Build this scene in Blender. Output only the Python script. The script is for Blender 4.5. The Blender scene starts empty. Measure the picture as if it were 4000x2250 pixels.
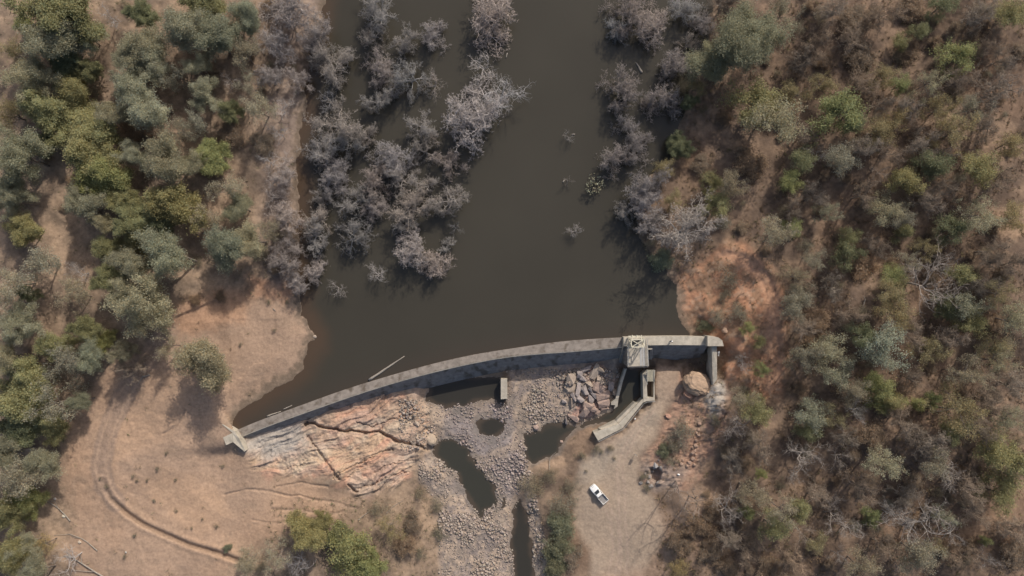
import bpy, bmesh, math, random
import numpy as np
from mathutils import Vector, Matrix

# ------------------------------------------------------------------ camera, sky, sun, exposure
S = 0.063            # metres per photo pixel (4000 px wide) at the reservoir surface
H = 180.0            # camera height above the reservoir surface
SUN_EL, SUN_DX, SUN_DY = 38.0, 0.46, 0.89     # sun stands to the upper right of the picture
scene = bpy.context.scene
COL = scene.collection
cam_d = bpy.data.cameras.new("camera")
cam_d.sensor_width = 36.0
cam_d.lens = 36.0 * H / (4000 * S)
cam_d.clip_end = 3000
cam = bpy.data.objects.new("camera", cam_d)
COL.objects.link(cam)
cam.location = (0, 0, H)
scene.camera = cam

world = bpy.data.worlds.new("World")
scene.world = world
world.use_nodes = True
wn = world.node_tree
sky = wn.nodes.new("ShaderNodeTexSky")
sky.sky_type = 'NISHITA'
sky.sun_disc = False
sky.altitude = 300
sky.air_density = 1.0
sky.dust_density = 4.0
sky.ozone_density = 0.2
sky.sun_elevation = math.radians(SUN_EL)
sky.sun_rotation = math.atan2(SUN_DX, SUN_DY)
bg = wn.nodes["Background"]
bg.inputs[1].default_value = 0.145
wn.links.new(sky.outputs[0], bg.inputs[0])

sl = bpy.data.lights.new("sun", 'SUN')
sl.energy = 3.8
sl.angle = math.radians(0.5)
sl.color = (1.0, 0.93, 0.84)
so = bpy.data.objects.new("sun", sl)
COL.objects.link(so)
sd_ = Vector((SUN_DX, SUN_DY, math.tan(math.radians(SUN_EL)) * math.hypot(SUN_DX, SUN_DY)))
so.rotation_euler = sd_.to_track_quat('Z', 'Y').to_euler()
so.location = (60, 110, 100)

vs_ = scene.view_settings
vs_.view_transform = 'Standard'
vs_.look = 'None'
vs_.exposure = -0.06
vs_.gamma = 1.0
vs_.use_curve_mapping = False

# ------------------------------------------------------------------ helpers
rng = np.random.default_rng(7)
random.seed(7)

def P(u, v, z=0.0):
    """The point at height z on the line of sight of photo pixel (u, v)."""
    k = S * (H - z) / H
    return Vector(((u - 2000) * k, (1125 - v) * k, z))

def PX(x, y, z):
    k = H / (S * (H - z))
    return 2000 + x * k, 1125 - y * k

def smooth(t):
    t = np.clip(t, 0, 1)
    return t * t * (3 - 2 * t)

def _hash(ix, iy, seed):
    n = (ix * 374761393 + iy * 668265263 + seed * 974634777) & 0xffffffff
    n = ((n ^ (n >> 13)) * 1274126177) & 0xffffffff
    n = ((n ^ (n >> 16)) * 2246822519) & 0xffffffff
    return ((n ^ (n >> 15)) & 0xffff) / 65535.0

def vnoise(x, y, seed=0):
    fx, fy = np.floor(x), np.floor(y)
    ix, iy = fx.astype(np.int64), fy.astype(np.int64)
    tx, ty = x - fx, y - fy
    tx = tx * tx * (3 - 2 * tx)
    ty = ty * ty * (3 - 2 * ty)
    a, b = _hash(ix, iy, seed), _hash(ix + 1, iy, seed)
    c, d = _hash(ix, iy + 1, seed), _hash(ix + 1, iy + 1, seed)
    return (a + (b - a) * tx) * (1 - ty) + (c + (d - c) * tx) * ty

def fbm(x, y, scale, octv=4, seed=0):
    s, a, t = 0, 1.0, 0
    for o in range(octv):
        s = s + a * vnoise(x / scale * 2 ** o, y / scale * 2 ** o, seed + o * 17)
        t += a
        a *= 0.5
    return s / t

def seg_dist(U, V, pts, closed=False):
    pts = list(pts)
    if closed:
        pts = pts + [pts[0]]
    d2 = np.full(U.shape, 1e18)
    for (x0, y0), (x1, y1) in zip(pts, pts[1:]):
        dx, dy = x1 - x0, y1 - y0
        t = np.clip(((U - x0) * dx + (V - y0) * dy) / (dx * dx + dy * dy + 1e-9), 0, 1)
        d2 = np.minimum(d2, (U - x0 - t * dx) ** 2 + (V - y0 - t * dy) ** 2)
    return np.sqrt(d2)

def inside(U, V, pts):
    r = np.zeros(U.shape, bool)
    for (x0, y0), (x1, y1) in zip(pts, pts[1:] + pts[:1]):
        if y0 == y1:
            continue
        r ^= ((y0 > V) != (y1 > V)) & (U < (x1 - x0) * (V - y0) / (y1 - y0) + x0)
    return r

def poly_sd(U, V, pts):
    """Signed distance in px: positive inside."""
    d = seg_dist(U, V, pts, True)
    return np.where(inside(U, V, pts), d, -d)

def build(name, verts, faces, mat=None, parent=None, smooth_shade=False, cols=None, link=True):
    """One mesh object from arrays; faces is a list of (n,k) int arrays; cols: per-vertex rgb stored as 'Col'."""
    me = bpy.data.meshes.new(name)
    verts = np.asarray(verts, np.float32)
    if not isinstance(faces, list):
        faces = [faces]
    faces = [np.asarray(f, np.int32) for f in faces if len(f)]
    me.vertices.add(len(verts))
    me.vertices.foreach_set("co", verts.ravel())
    loops = np.concatenate([f.ravel() for f in faces])
    tot = np.concatenate([np.full(len(f), f.shape[1], np.int32) for f in faces])
    start = np.concatenate([[0], np.cumsum(tot)[:-1]]).astype(np.int32)
    me.loops.add(len(loops))
    me.loops.foreach_set("vertex_index", loops.astype(np.int32))
    me.polygons.add(len(tot))
    me.polygons.foreach_set("loop_start", start)
    if smooth_shade:
        me.polygons.foreach_set("use_smooth", np.ones(len(tot), bool))
    if cols is not None:
        ca = me.color_attributes.new("Col", 'FLOAT_COLOR', 'POINT')
        c4 = np.ones((len(verts), 4), np.float32)
        c4[:, :3] = cols
        ca.data.foreach_set("color", c4.ravel())
    me.update(calc_edges=True)
    me.validate()
    if mat is not None:
        me.materials.append(mat)
    o = bpy.data.objects.new(name, me)
    if link:
        COL.objects.link(o)
    if parent is not None:
        o.parent = parent
    return o

class MB:
    """Collects prisms, boxes and tubes into one mesh."""
    def __init__(self):
        self.v, self.f = [], []
    def add(self, vs, fs):
        b = len(self.v)
        self.v += [tuple(x) for x in vs]
        self.f += [tuple(i + b for i in f) for f in fs]
    def prism(self, top, zbot, batter=0.0):
        """top: list of 3D points (any z); vertical sides to zbot."""
        n = len(top)
        ar = sum(top[i][0] * top[(i + 1) % n][1] - top[(i + 1) % n][0] * top[i][1] for i in range(n))
        if ar < 0:
            top = top[::-1]
        zb = zbot if isinstance(zbot, (list, tuple)) else [zbot] * n
        bot = [(p[0], p[1], z) for p, z in zip(top, zb)]
        fs = [tuple(range(n)), tuple(range(2 * n - 1, n - 1, -1))]
        fs += [(i, n + i, n + (i + 1) % n, (i + 1) % n) for i in range(n)]
        self.add(list(top) + bot, fs)
    def box(self, c, size, rot=None):
        m = rot or Matrix.Identity(3)
        vs = [Vector(c) + m @ Vector((size[0] * sx / 2, size[1] * sy / 2, size[2] * sz / 2)) for sz in (-1, 1) for sy in (-1, 1) for sx in (-1, 1)]
        self.add(vs, [(0, 2, 3, 1), (4, 5, 7, 6), (0, 1, 5, 4), (2, 6, 7, 3), (0, 4, 6, 2), (1, 3, 7, 5)])
    def bar(self, a, b, w, h=None):
        a, b = Vector(a), Vector(b)
        d = b - a
        q = d.to_track_quat('X', 'Z').to_matrix()
        self.box((a + b) / 2, (d.length, w, h or w), q)
    def tube(self, pts, radii, k=6):
        pts = [Vector(p) for p in pts]
        rings = []
        for i, p in enumerate(pts):
            d = (pts[min(i + 1, len(pts) - 1)] - pts[max(i - 1, 0)]).normalized()
            q = d.to_track_quat('Z', 'Y').to_matrix()
            rings.append([p + q @ Vector((math.cos(2 * math.pi * j / k), math.sin(2 * math.pi * j / k), 0)) * radii[i] for j in range(k)])
        vs = [x for r in rings for x in r]
        fs = [(i * k + j, i * k + (j + 1) % k, (i + 1) * k + (j + 1) % k, (i + 1) * k + j) for i in range(len(pts) - 1) for j in range(k)]
        fs += [tuple(range(k))[::-1], tuple((len(pts) - 1) * k + j for j in range(k))]
        self.add(vs, fs)
    def build(self, name, mat, parent=None, bevel=0.0, sm=False):
        me = bpy.data.meshes.new(name)
        me.from_pydata([tuple(v) for v in self.v], [], self.f)
        me.update()
        if bevel:
            bm = bmesh.new()
            bm.from_mesh(me)
            bmesh.ops.bevel(bm, geom=[e for e in bm.edges if len(e.link_faces) == 2 and e.calc_face_angle(0) > 0.5], offset=bevel, segments=1, affect='EDGES')
            bm.to_mesh(me)
            bm.free()
        if sm:
            for p in me.polygons:
                p.use_smooth = True
        if mat:
            me.materials.append(mat)
        o = bpy.data.objects.new(name, me)
        COL.objects.link(o)
        if parent:
            o.parent = parent
        return o

def tag(o, label=None, cat=None, group=None, kind=None):
    if label: o['label'] = label
    if cat: o['category'] = cat
    if group: o['group'] = group
    if kind: o['kind'] = kind
    return o

def empty(name, loc=(0, 0, 0), rz=0.0):
    o = bpy.data.objects.new(name, None)
    o.empty_display_size = 0.3
    o.location = loc
    o.rotation_euler = (0, 0, rz)
    COL.objects.link(o)
    return o

# ------------------------------------------------------------------ materials
def new_mat(name):
    m = bpy.data.materials.new(name)
    m.use_nodes = True
    nt = m.node_tree
    return m, nt, nt.nodes["Principled BSDF"]

def N(nt, typ, **kw):
    n = nt.nodes.new(typ)
    for k, v in kw.items():
        if hasattr(n, k):
            setattr(n, k, v)
        else:
            n.inputs[k].default_value = v
    return n

def noise_mult(nt, src, scale, lo, hi, detail=4, coord='Object'):
    """src colour socket times a noise between lo and hi."""
    tc = N(nt, "ShaderNodeTexCoord")
    nz = N(nt, "ShaderNodeTexNoise")
    nz.inputs["Scale"].default_value = scale
    nz.inputs["Detail"].default_value = detail
    nt.links.new(tc.outputs[coord], nz.inputs["Vector"])
    mr = N(nt, "ShaderNodeMapRange")
    mr.inputs[1].default_value, mr.inputs[2].default_value = 0.3, 0.7
    mr.inputs[3].default_value, mr.inputs[4].default_value = lo, hi
    nt.links.new(nz.outputs[0], mr.inputs[0])
    mx = N(nt, "ShaderNodeVectorMath", operation='SCALE')
    nt.links.new(src, mx.inputs[0])
    nt.links.new(mr.outputs[0], mx.inputs["Scale"])
    return mx.outputs[0], nz

def simple_mat(name, col, rough=0.8, spec=0.2, metal=0.0, nscale=3.0, lo=0.85, hi=1.15, bump=0.0):
    m, nt, b = new_mat(name)
    rgb = N(nt, "ShaderNodeRGB")
    rgb.outputs[0].default_value = (*col, 1)
    o, nz = noise_mult(nt, rgb.outputs[0], nscale, lo, hi)
    nt.links.new(o, b.inputs["Base Color"])
    b.inputs["Roughness"].default_value = rough
    b.inputs["Specular IOR Level"].default_value = spec
    b.inputs["Metallic"].default_value = metal
    if bump:
        bp = N(nt, "ShaderNodeBump")
        bp.inputs["Strength"].default_value = bump
        bp.inputs["Distance"].default_value = 0.1
        nt.links.new(nz.outputs[0], bp.inputs["Height"])
        nt.links.new(bp.outputs[0], b.inputs["Normal"])
    return m

def attr_mat(name, rough=0.95, spec=0.1, scales=((2.0, 0.85, 1.15),), bump=0.0, bump_scale=3.0, objcol=False):
    m, nt, b = new_mat(name)
    at = N(nt, "ShaderNodeAttribute", attribute_name="Col")
    src = at.outputs["Color"]
    if objcol:
        oi = N(nt, "ShaderNodeObjectInfo")
        mu = N(nt, "ShaderNodeVectorMath", operation='MULTIPLY')
        nt.links.new(src, mu.inputs[0])
        nt.links.new(oi.outputs["Color"], mu.inputs[1])
        src = mu.outputs[0]
    for s, lo, hi in scales:
        src, nz = noise_mult(nt, src, s, lo, hi)
    nt.links.new(src, b.inputs["Base Color"])
    b.inputs["Roughness"].default_value = rough
    b.inputs["Specular IOR Level"].default_value = spec
    if bump:
        tc = N(nt, "ShaderNodeTexCoord")
        n2 = N(nt, "ShaderNodeTexNoise")
        n2.inputs["Scale"].default_value = bump_scale
        n2.inputs["Detail"].default_value = 6
        nt.links.new(tc.outputs["Object"], n2.inputs["Vector"])
        bp = N(nt, "ShaderNodeBump")
        bp.inputs["Strength"].default_value = bump
        bp.inputs["Distance"].default_value = 0.25
        nt.links.new(n2.outputs[0], bp.inputs["Height"])
        nt.links.new(bp.outputs[0], b.inputs["Normal"])
    return m, nt, b

def leaf_mat():
    m, nt, b = attr_mat("leaves", rough=0.6, spec=0.2, scales=((0.5, 0.85, 1.15),), objcol=True)
    src = b.inputs["Base Color"].links[0].from_socket
    tr = N(nt, "ShaderNodeBsdfTranslucent")
    nt.links.new(src, tr.inputs["Color"])
    mx = N(nt, "ShaderNodeMixShader")
    mx.inputs[0].default_value = 0.5
    nt.links.new(b.outputs[0], mx.inputs[1])
    nt.links.new(tr.outputs[0], mx.inputs[2])
    nt.links.new(mx.outputs[0], nt.nodes["Material Output"].inputs[0])
    return m

def concrete_mat(name, col, streak=True):
    m, nt, b = new_mat(name)
    rgb = N(nt, "ShaderNodeRGB")
    rgb.outputs[0].default_value = (*col, 1)
    o, nz = noise_mult(nt, rgb.outputs[0], 0.9, 0.78, 1.16, 8)
    o, nz2 = noise_mult(nt, o, 6.0, 0.9, 1.1, 4)
    # dark lichen and seepage stains of uneven shape
    tc = N(nt, "ShaderNodeTexCoord")
    mp = N(nt, "ShaderNodeMapping")
    mp.inputs["Scale"].default_value = (1, 1, 0.25)
    nt.links.new(tc.outputs["Object"], mp.inputs["Vector"])
    st = N(nt, "ShaderNodeTexNoise")
    st.inputs["Scale"].default_value = 0.55
    st.inputs["Detail"].default_value = 8
    nt.links.new(mp.outputs[0], st.inputs["Vector"])
    rp = N(nt, "ShaderNodeMapRange")
    rp.inputs[1].default_value, rp.inputs[2].default_value = 0.52, 0.68
    nt.links.new(st.outputs[0], rp.inputs[0])
    mx = N(nt, "ShaderNodeMix", data_type='RGBA')
    nt.links.new(rp.outputs[0], mx.inputs[0])
    nt.links.new(o, mx.inputs[6])
    mx.inputs[7].default_value = (col[0] * 0.5, col[1] * 0.47, col[2] * 0.43, 1)
    nt.links.new(mx.outputs[2] if streak else o, b.inputs["Base Color"])
    b.inputs["Roughness"].default_value = 0.9
    b.inputs["Specular IOR Level"].default_value = 0.15
    bp = N(nt, "ShaderNodeBump")
    bp.inputs["Strength"].default_value = 0.25
    bp.inputs["Distance"].default_value = 0.05
    nt.links.new(nz2.outputs[0], bp.inputs["Height"])
    nt.links.new(bp.outputs[0], b.inputs["Normal"])
    return m

def bark_mat():
    m, nt, b = new_mat("bleached bark")
    oi = N(nt, "ShaderNodeObjectInfo")
    o, nz = noise_mult(nt, oi.outputs["Color"], 1.2, 0.85, 1.35)
    nt.links.new(o, b.inputs["Base Color"])
    b.inputs["Roughness"].default_value = 0.9
    b.inputs["Specular IOR Level"].default_value = 0.1
    return m

M_GROUND = attr_mat("earth", scales=((1.6, 0.86, 1.14), (7.0, 0.88, 1.12)), bump=0.28, bump_scale=2.2)[0]
M_WATER, _nt, _b = attr_mat("reservoir water", rough=0.12, spec=0.5, scales=((0.05, 0.97, 1.03),))
_b.inputs["IOR"].default_value = 1.33
M_CONC = concrete_mat("weathered concrete", (0.245, 0.212, 0.182))
M_CONC_NEW = concrete_mat("clean concrete", (0.42, 0.375, 0.305), False)
M_FACE = concrete_mat("stained shade-toned concrete", (0.20, 0.192, 0.188))  # stained concrete, darkened further to carry the shade of the downstream faces
M_LEAF = leaf_mat()
M_BARK = simple_mat("grey bark", (0.20, 0.165, 0.14), nscale=1.5, lo=0.6, hi=1.3)
M_DEADBARK = bark_mat()
M_TWIG = attr_mat("bare twigs", objcol=True, scales=((0.6, 0.85, 1.15),))[0]
M_ROCK = attr_mat("rock", objcol=True, scales=((0.8, 0.8, 1.2), (4.0, 0.85, 1.15)), bump=0.6, bump_scale=3.0)[0]
M_GRAVEL = attr_mat("river stones", scales=((1.0, 0.9, 1.1),))[0]
M_GRASS = attr_mat("dry grass", scales=((0.3, 0.9, 1.1),))[0]
M_STEEL = simple_mat("cream painted steel", (0.62, 0.57, 0.44), rough=0.5, nscale=2.0, lo=0.85, hi=1.05)
M_GALV = simple_mat("galvanised steel", (0.36, 0.35, 0.33), rough=0.5, spec=0.5, nscale=4)
M_DARK = simple_mat("dark steel", (0.04, 0.04, 0.04), rough=0.5)
M_WHITE = simple_mat("white car paint", (0.80, 0.79, 0.76), rough=0.3, spec=0.5, nscale=1.5, lo=0.94, hi=1.0)
M_GLASS = simple_mat("tinted glass", (0.035, 0.038, 0.042), rough=0.08, spec=0.5)
M_TYRE = simple_mat("rubber", (0.03, 0.03, 0.03), rough=0.9)
M_LINER = simple_mat("worn tray floor", (0.27, 0.255, 0.245), rough=0.7, nscale=5)
M_LAMP = simple_mat("lamp lens", (0.55, 0.53, 0.48), rough=0.1, spec=0.5)
M_REDL = simple_mat("tail lamp", (0.35, 0.03, 0.02), rough=0.2, spec=0.5)
M_WOODGREY = simple_mat("weathered driftwood", (0.30, 0.265, 0.225), nscale=3, lo=0.75, hi=1.15, bump=0.4)
M_SKIN = simple_mat("skin", (0.35, 0.2, 0.13), rough=0.6)
M_HAT = simple_mat("white cotton", (0.78, 0.76, 0.72))
M_CLOTH = simple_mat("dark cloth", (0.05, 0.045, 0.05))
M_SHIRT = simple_mat("pale shirt", (0.5, 0.46, 0.4))
M_PLASTIC = simple_mat("white plastic", (0.82, 0.82, 0.8), rough=0.4)
M_SIGN = simple_mat("sign face", (0.5, 0.42, 0.33), rough=0.5)

# ------------------------------------------------------------------ outlines in photo pixels
SHORE_W = [(1290, -900), (1270, -60), (1262, 60), (1215, 200), (1200, 330), (1192, 420), (1172, 517), (1166, 600), (1160, 673), (1166, 776), (1164, 870), (1163, 947),
           (1165, 1040), (1170, 1112), (1178, 1170), (1181, 1231), (1207, 1242), (1215, 1283), (1236, 1309), (1233, 1335), (1213, 1345), (1199, 1387),
           (1176, 1459), (1124, 1488), (1071, 1514), (1000, 1562), (932, 1607), (912, 1640), (906, 1665), (905, 1690)]
SHORE_E = [(2700, 1330), (2690, 1305), (2673, 1278), (2652, 1240), (2650, 1200), (2646, 1150), (2628, 1107), (2616, 1080), (2600, 1045), (2564, 1009), (2526, 978),
           (2492, 920), (2484, 850), (2496, 770), (2536, 690), (2600, 645), (2650, 600), (2640, 540), (2672, 450), (2700, 350), (2735, 260), (2770, 120), (2785, 0), (2800, -900)]
DAM_LINE = [(920, 1697), (1010, 1661), (1110, 1625), (1207, 1590), (1400, 1521), (1540, 1478), (1690, 1437), (1850, 1403), (2000, 1379), (2150, 1361), (2300, 1350), (2432, 1338), (2600, 1331), (2763, 1332)]
LAKE = SHORE_W + DAM_LINE + SHORE_E
POOLS = {   # outline, water level
    'spillway': ([(1668, 1562), (1680, 1500), (1800, 1470), (1955, 1470), (1965, 1540), (1982, 1560), (1975, 1583), (1940, 1589), (1935, 1565), (1900, 1560), (1868, 1566), (1838, 1575), (1828, 1593), (1790, 1588), (1740, 1593), (1706, 1577)], -6.1),
    'round': ([(1866, 1650), (1885, 1630), (1920, 1627), (1955, 1632), (1978, 1655), (1974, 1680), (1945, 1698), (1905, 1708), (1875, 1695)], -6.2),
    'long': ([(1717, 1716), (1745, 1714), (1771, 1710), (1797, 1728), (1833, 1750), (1836, 1782), (1880, 1831), (1931, 1893), (1950, 1961), (1915, 1992), (1895, 1995), (1878, 2022), (1868, 2018), (1858, 1990), (1810, 1912), (1782, 1852), (1740, 1820), (1694, 1780), (1696, 1748)], -6.4),
    'outlet': ([(2041, 1688), (2080, 1686), (2109, 1681), (2119, 1660), (2155, 1652), (2212, 1655), (2260, 1664), (2300, 1640), (2345, 1622), (2385, 1600), (2412, 1560), (2428, 1500), (2445, 1435), (2508, 1435), (2510, 1556), (2480, 1574), (2406, 1648), (2373, 1652), (2320, 1656), (2260, 1676), (2217, 1702), (2197, 1722), (2186, 1750), (2181, 1769), (2145, 1785), (2078, 1811), (2057, 1790), (2041, 1733)], -6.45),
    'stream': ([(2030, 1950), (2052, 1985), (2072, 2050), (2082, 2130), (2088, 2300), (2090, 3200), (2000, 3200), (2006, 2250), (2000, 2150), (1998, 2070), (2004, 2000), (2012, 1960)], -7.2),
}
SLAB = [(950, 1735), (990, 1700), (1090, 1650), (1180, 1620), (1207, 1608), (1330, 1570), (1500, 1522), (1640, 1500), (1690, 1560), (1690, 1630), (1700, 1690), (1690, 1740),
        (1660, 1770), (1640, 1810), (1600, 1860), (1560, 1905), (1480, 1930), (1400, 1945), (1330, 1890), (1250, 1870), (1120, 1860), (1020, 1850), (970, 1800)]
SLAB_GREY = [(940, 1735), (1010, 1690), (1100, 1660), (1180, 1640), (1200, 1690), (1205, 1740), (1140, 1775), (1050, 1790), (980, 1775)]
CRACKS = [([(1195, 1655), (1225, 1650), (1270, 1672), (1345, 1688), (1420, 1690), (1480, 1688), (1530, 1710), (1560, 1735), (1620, 1745), (1670, 1765)], 10, 1.5),
          ([(1205, 1700), (1225, 1740), (1270, 1790), (1300, 1835), (1320, 1870)], 8, 0.7),
          ([(1300, 1865), (1380, 1820), (1460, 1785), (1520, 1760)], 4, 0.6), ([(1345, 1870), (1450, 1800), (1560, 1740)], 3, 0.4),
          ([(1390, 1640), (1450, 1660), (1530, 1640), (1640, 1590)], 4, 0.6), ([(1470, 1690), (1520, 1650), (1610, 1615)], 3, 0.5),
          ([(1400, 1910), (1500, 1880), (1590, 1850)], 4, 0.5), ([(1365, 1900), (1385, 1925), (1395, 1925)], 8, 1.0),
          ([(1460, 1850), (1540, 1820), (1620, 1805)], 3, 0.5), ([(1110, 1850), (1180, 1815), (1215, 1790)], 3, 0.4)]
GRAVEL = [(1650, 1580), (1700, 1560), (1980, 1580), (1985, 1440), (2200, 1410), (2420, 1400), (2420, 1520), (2300, 1540), (2260, 1560), (2230, 1640), (2100, 1690), (2050, 1750), (2060, 1830), (2020, 1950), (2000, 2100), (2000, 2260), (1720, 2260), (1720, 2050),
          (1700, 1950), (1640, 1880), (1640, 1800), (1690, 1760), (1700, 1690)]
GRAVEL_E = [(2040, 1830), (2075, 1850), (2100, 2000), (2130, 2100), (2140, 2260), (2085, 2260), (2085, 2100), (2065, 2010)]
SAND_W = [(1150, 1200), (1181, 1231), (1215, 1283), (1236, 1320), (1200, 1390), (1176, 1459), (1071, 1515), (935, 1605), (900, 1680), (900, 1740), (960, 1800), (1000, 1850), (1250, 1880), (1400, 1955), (1340, 2010), (1100, 2090),
          (950, 2140), (930, 2260), (300, 2260), (270, 2150), (290, 2000), (230, 1860), (260, 1720), (330, 1560), (410, 1440), (560, 1400), (650, 1270), (760, 1215), (900, 1195), (1050, 1165)]
ROAD_E = [(2560, 1440), (2660, 1440), (2650, 1520), (2600, 1600), (2580, 1680), (2500, 1790), (2500, 1880), (2560, 1960), (2600, 2050), (2560, 2150), (2500, 2260), (2310, 2260), (2300, 2160), (2250, 2050), (2240, 1900),
          (2280, 1800), (2340, 1735), (2440, 1680), (2530, 1570), (2555, 1560)]
EMBANK = [(2620, 1085), (2700, 1040), (2820, 960), (2900, 940), (2990, 1030), (3060, 1150), (3060, 1300), (3070, 1480), (3040, 1570), (2960, 1560), (2900, 1480), (2840, 1480), (2800, 1370), (2690, 1320), (2650, 1230), (2640, 1130)]
TRACK_E = [(2840, 985), (2930, 1010), (3000, 1080), (3035, 1170), (3030, 1290), (3045, 1400), (3030, 1500)]
BANK_E = [(2660, 1440), (2760, 1500), (2830, 1500), (2860, 1600), (2780, 1800), (2720, 1880), (2640, 1920), (2560, 1900), (2490, 1880), (2500, 1790), (2590, 1680), (2620, 1580)]
RILLS = [[(985, 2035), (1060, 2042), (1140, 2030), (1250, 2022), (1330, 2000)], [(880, 1932), (960, 1915), (1050, 1918), (1150, 1940), (1290, 1955), (1390, 1990)], [(1060, 1985), (1150, 1990), (1270, 2002)], [(640, 1690), (690, 1660), (720, 1600)], [(1080, 1905), (1180, 1890), (1280, 1900)]]
DITCH = [(400, 1880), (430, 1945), (500, 2008), (560, 2048), (640, 2085), (740, 2128), (860, 2163), (930, 2190)]

CTRL = np.array([(-600, -600, 8), (0, 0, 7), (0, 1125, 7), (0, 2250, 6), (-600, 3000, 7), (500, 0, 6), (500, 600, 5), (500, 1100, 4.5), (1000, 0, 2.5), (1000, 500, 1.8), (1000, 1000, 1.8), (1150, 300, .6), (1150, 900, .5),
    (1100, 1200, 1), (700, 1250, 3), (900, 1350, 1.8), (1100, 1350, .8), (600, 1500, 3), (800, 1600, 2.4), (880, 1690, 2), (400, 1800, 3.4), (700, 1800, 2.4), (930, 1790, 1.1), (500, 2200, 3), (800, 2200, 1.8), (1000, 2000, .8),
    (1200, 2000, -.3), (1200, 2200, -1), (1400, 2200, -2.2), (1500, 2000, -2), (1400, 1900, -1), (1600, 2200, -3.6), (1800, 2200, -4.6), (1950, 2200, -5.2), (1000, 1720, -.3), (1100, 1690, -.9), (1200, 1660, -1.5), (1300, 1720, -.7),
    (1400, 1640, -1.8), (1400, 1760, -.9), (1500, 1640, -2.4), (1600, 1740, -2.4), (1600, 1600, -2.9), (1300, 1850, .2), (1500, 1850, -1.5), (1680, 1650, -4), (1750, 1880, -4.4), (1700, 1950, -4.2), (1640, 1820, -3.2), (1800, 1640, -4.5),
    (1900, 1740, -4.6), (1900, 1890, -4.8), (2000, 1700, -4.6), (2050, 1560, -4.3), (2100, 1500, -4.2), (2200, 1600, -4.0), (2000, 1900, -5.2), (2040, 2250, -5.5), (2040, 3000, -6), (2300, 1550, -3.4), (2320, 1470, -3.6), (2230, 1720, -3.8),
    (2300, 1800, -2.6), (2340, 1930, -2.2), (2200, 1900, -3.4), (2150, 2100, -4.2), (2250, 2100, -3), (2350, 2200, -2.3), (2400, 1780, -2), (2500, 1650, -1.8), (2570, 1560, -1.6), (2560, 1450, -1.6), (2620, 1480, -1.4), (2720, 1490, -.4),
    (2700, 1430, -2), (2650, 1390, -3), (2780, 1420, -1.5), (2860, 1450, 2.2), (2820, 1560, 1.5), (2600, 1750, -.9), (2500, 1850, -1.7), (2700, 1700, 1), (2700, 1850, .4), (2550, 2000, -1.3), (2550, 2200, -1.3), (2750, 2000, 1.3),
    (2750, 2200, 1.8), (2900, 1350, 4), (2950, 1200, 4.5), (2800, 1200, 2.5), (2700, 1150, 1.2), (2700, 1000, 1.6), (2850, 1000, 3.5), (3050, 1250, 5), (2950, 1700, 4), (3000, 2000, 4.5), (3400, 2200, 8), (3400, 1700, 9), (3400, 1200, 9.5),
    (3400, 600, 9), (3300, 0, 8), (3000, 0, 4.5), (2850, 200, 2.2), (2750, 500, 1.8), (2700, 700, 1.3), (2900, 700, 4), (3050, 1000, 5.5), (4000, 0, 14), (4000, 1125, 15), (4000, 2250, 13), (3700, 600, 12), (3700, 1700, 12), (4800, 1100, 18),
    (4600, 3000, 15), (4600, -700, 15), (1300, -800, 1), (2800, -800, 2), (1200, 3000, -2), (2600, 3000, -1)], float)
_u, _v, _z = CTRL.T
_dn = (_v > 1380) & (_u > 960) & (_u < 2760) & (_z < 1.1)
_keep = (_z > -1.05) & (_u < 1350) & (_v > 1800)
CTRL = np.concatenate([CTRL, [(918, 1772, .6), (900, 1780, .8), (2800, 1515, 2.1), (2725, 1505, -.2), (2770, 1440, -3.8), (2700, 1420, -4.0)]])
_u, _v, _z = CTRL.T
_n4 = np.arange(len(CTRL)) >= len(CTRL) - 6
_dn = (_v > 1380) & (_u > 960) & (_u < 2760) & (_z < 1.1) & ~_n4
_keep = (_z > -1.05) & (_u < 1350) & (_v > 1800)
CTRL[:, 2] = np.where(_dn & ~_keep, _z - np.where(_u > 2180, 2.0, np.where(_u < 1700, 1.2, 1.6)), _z)

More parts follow.
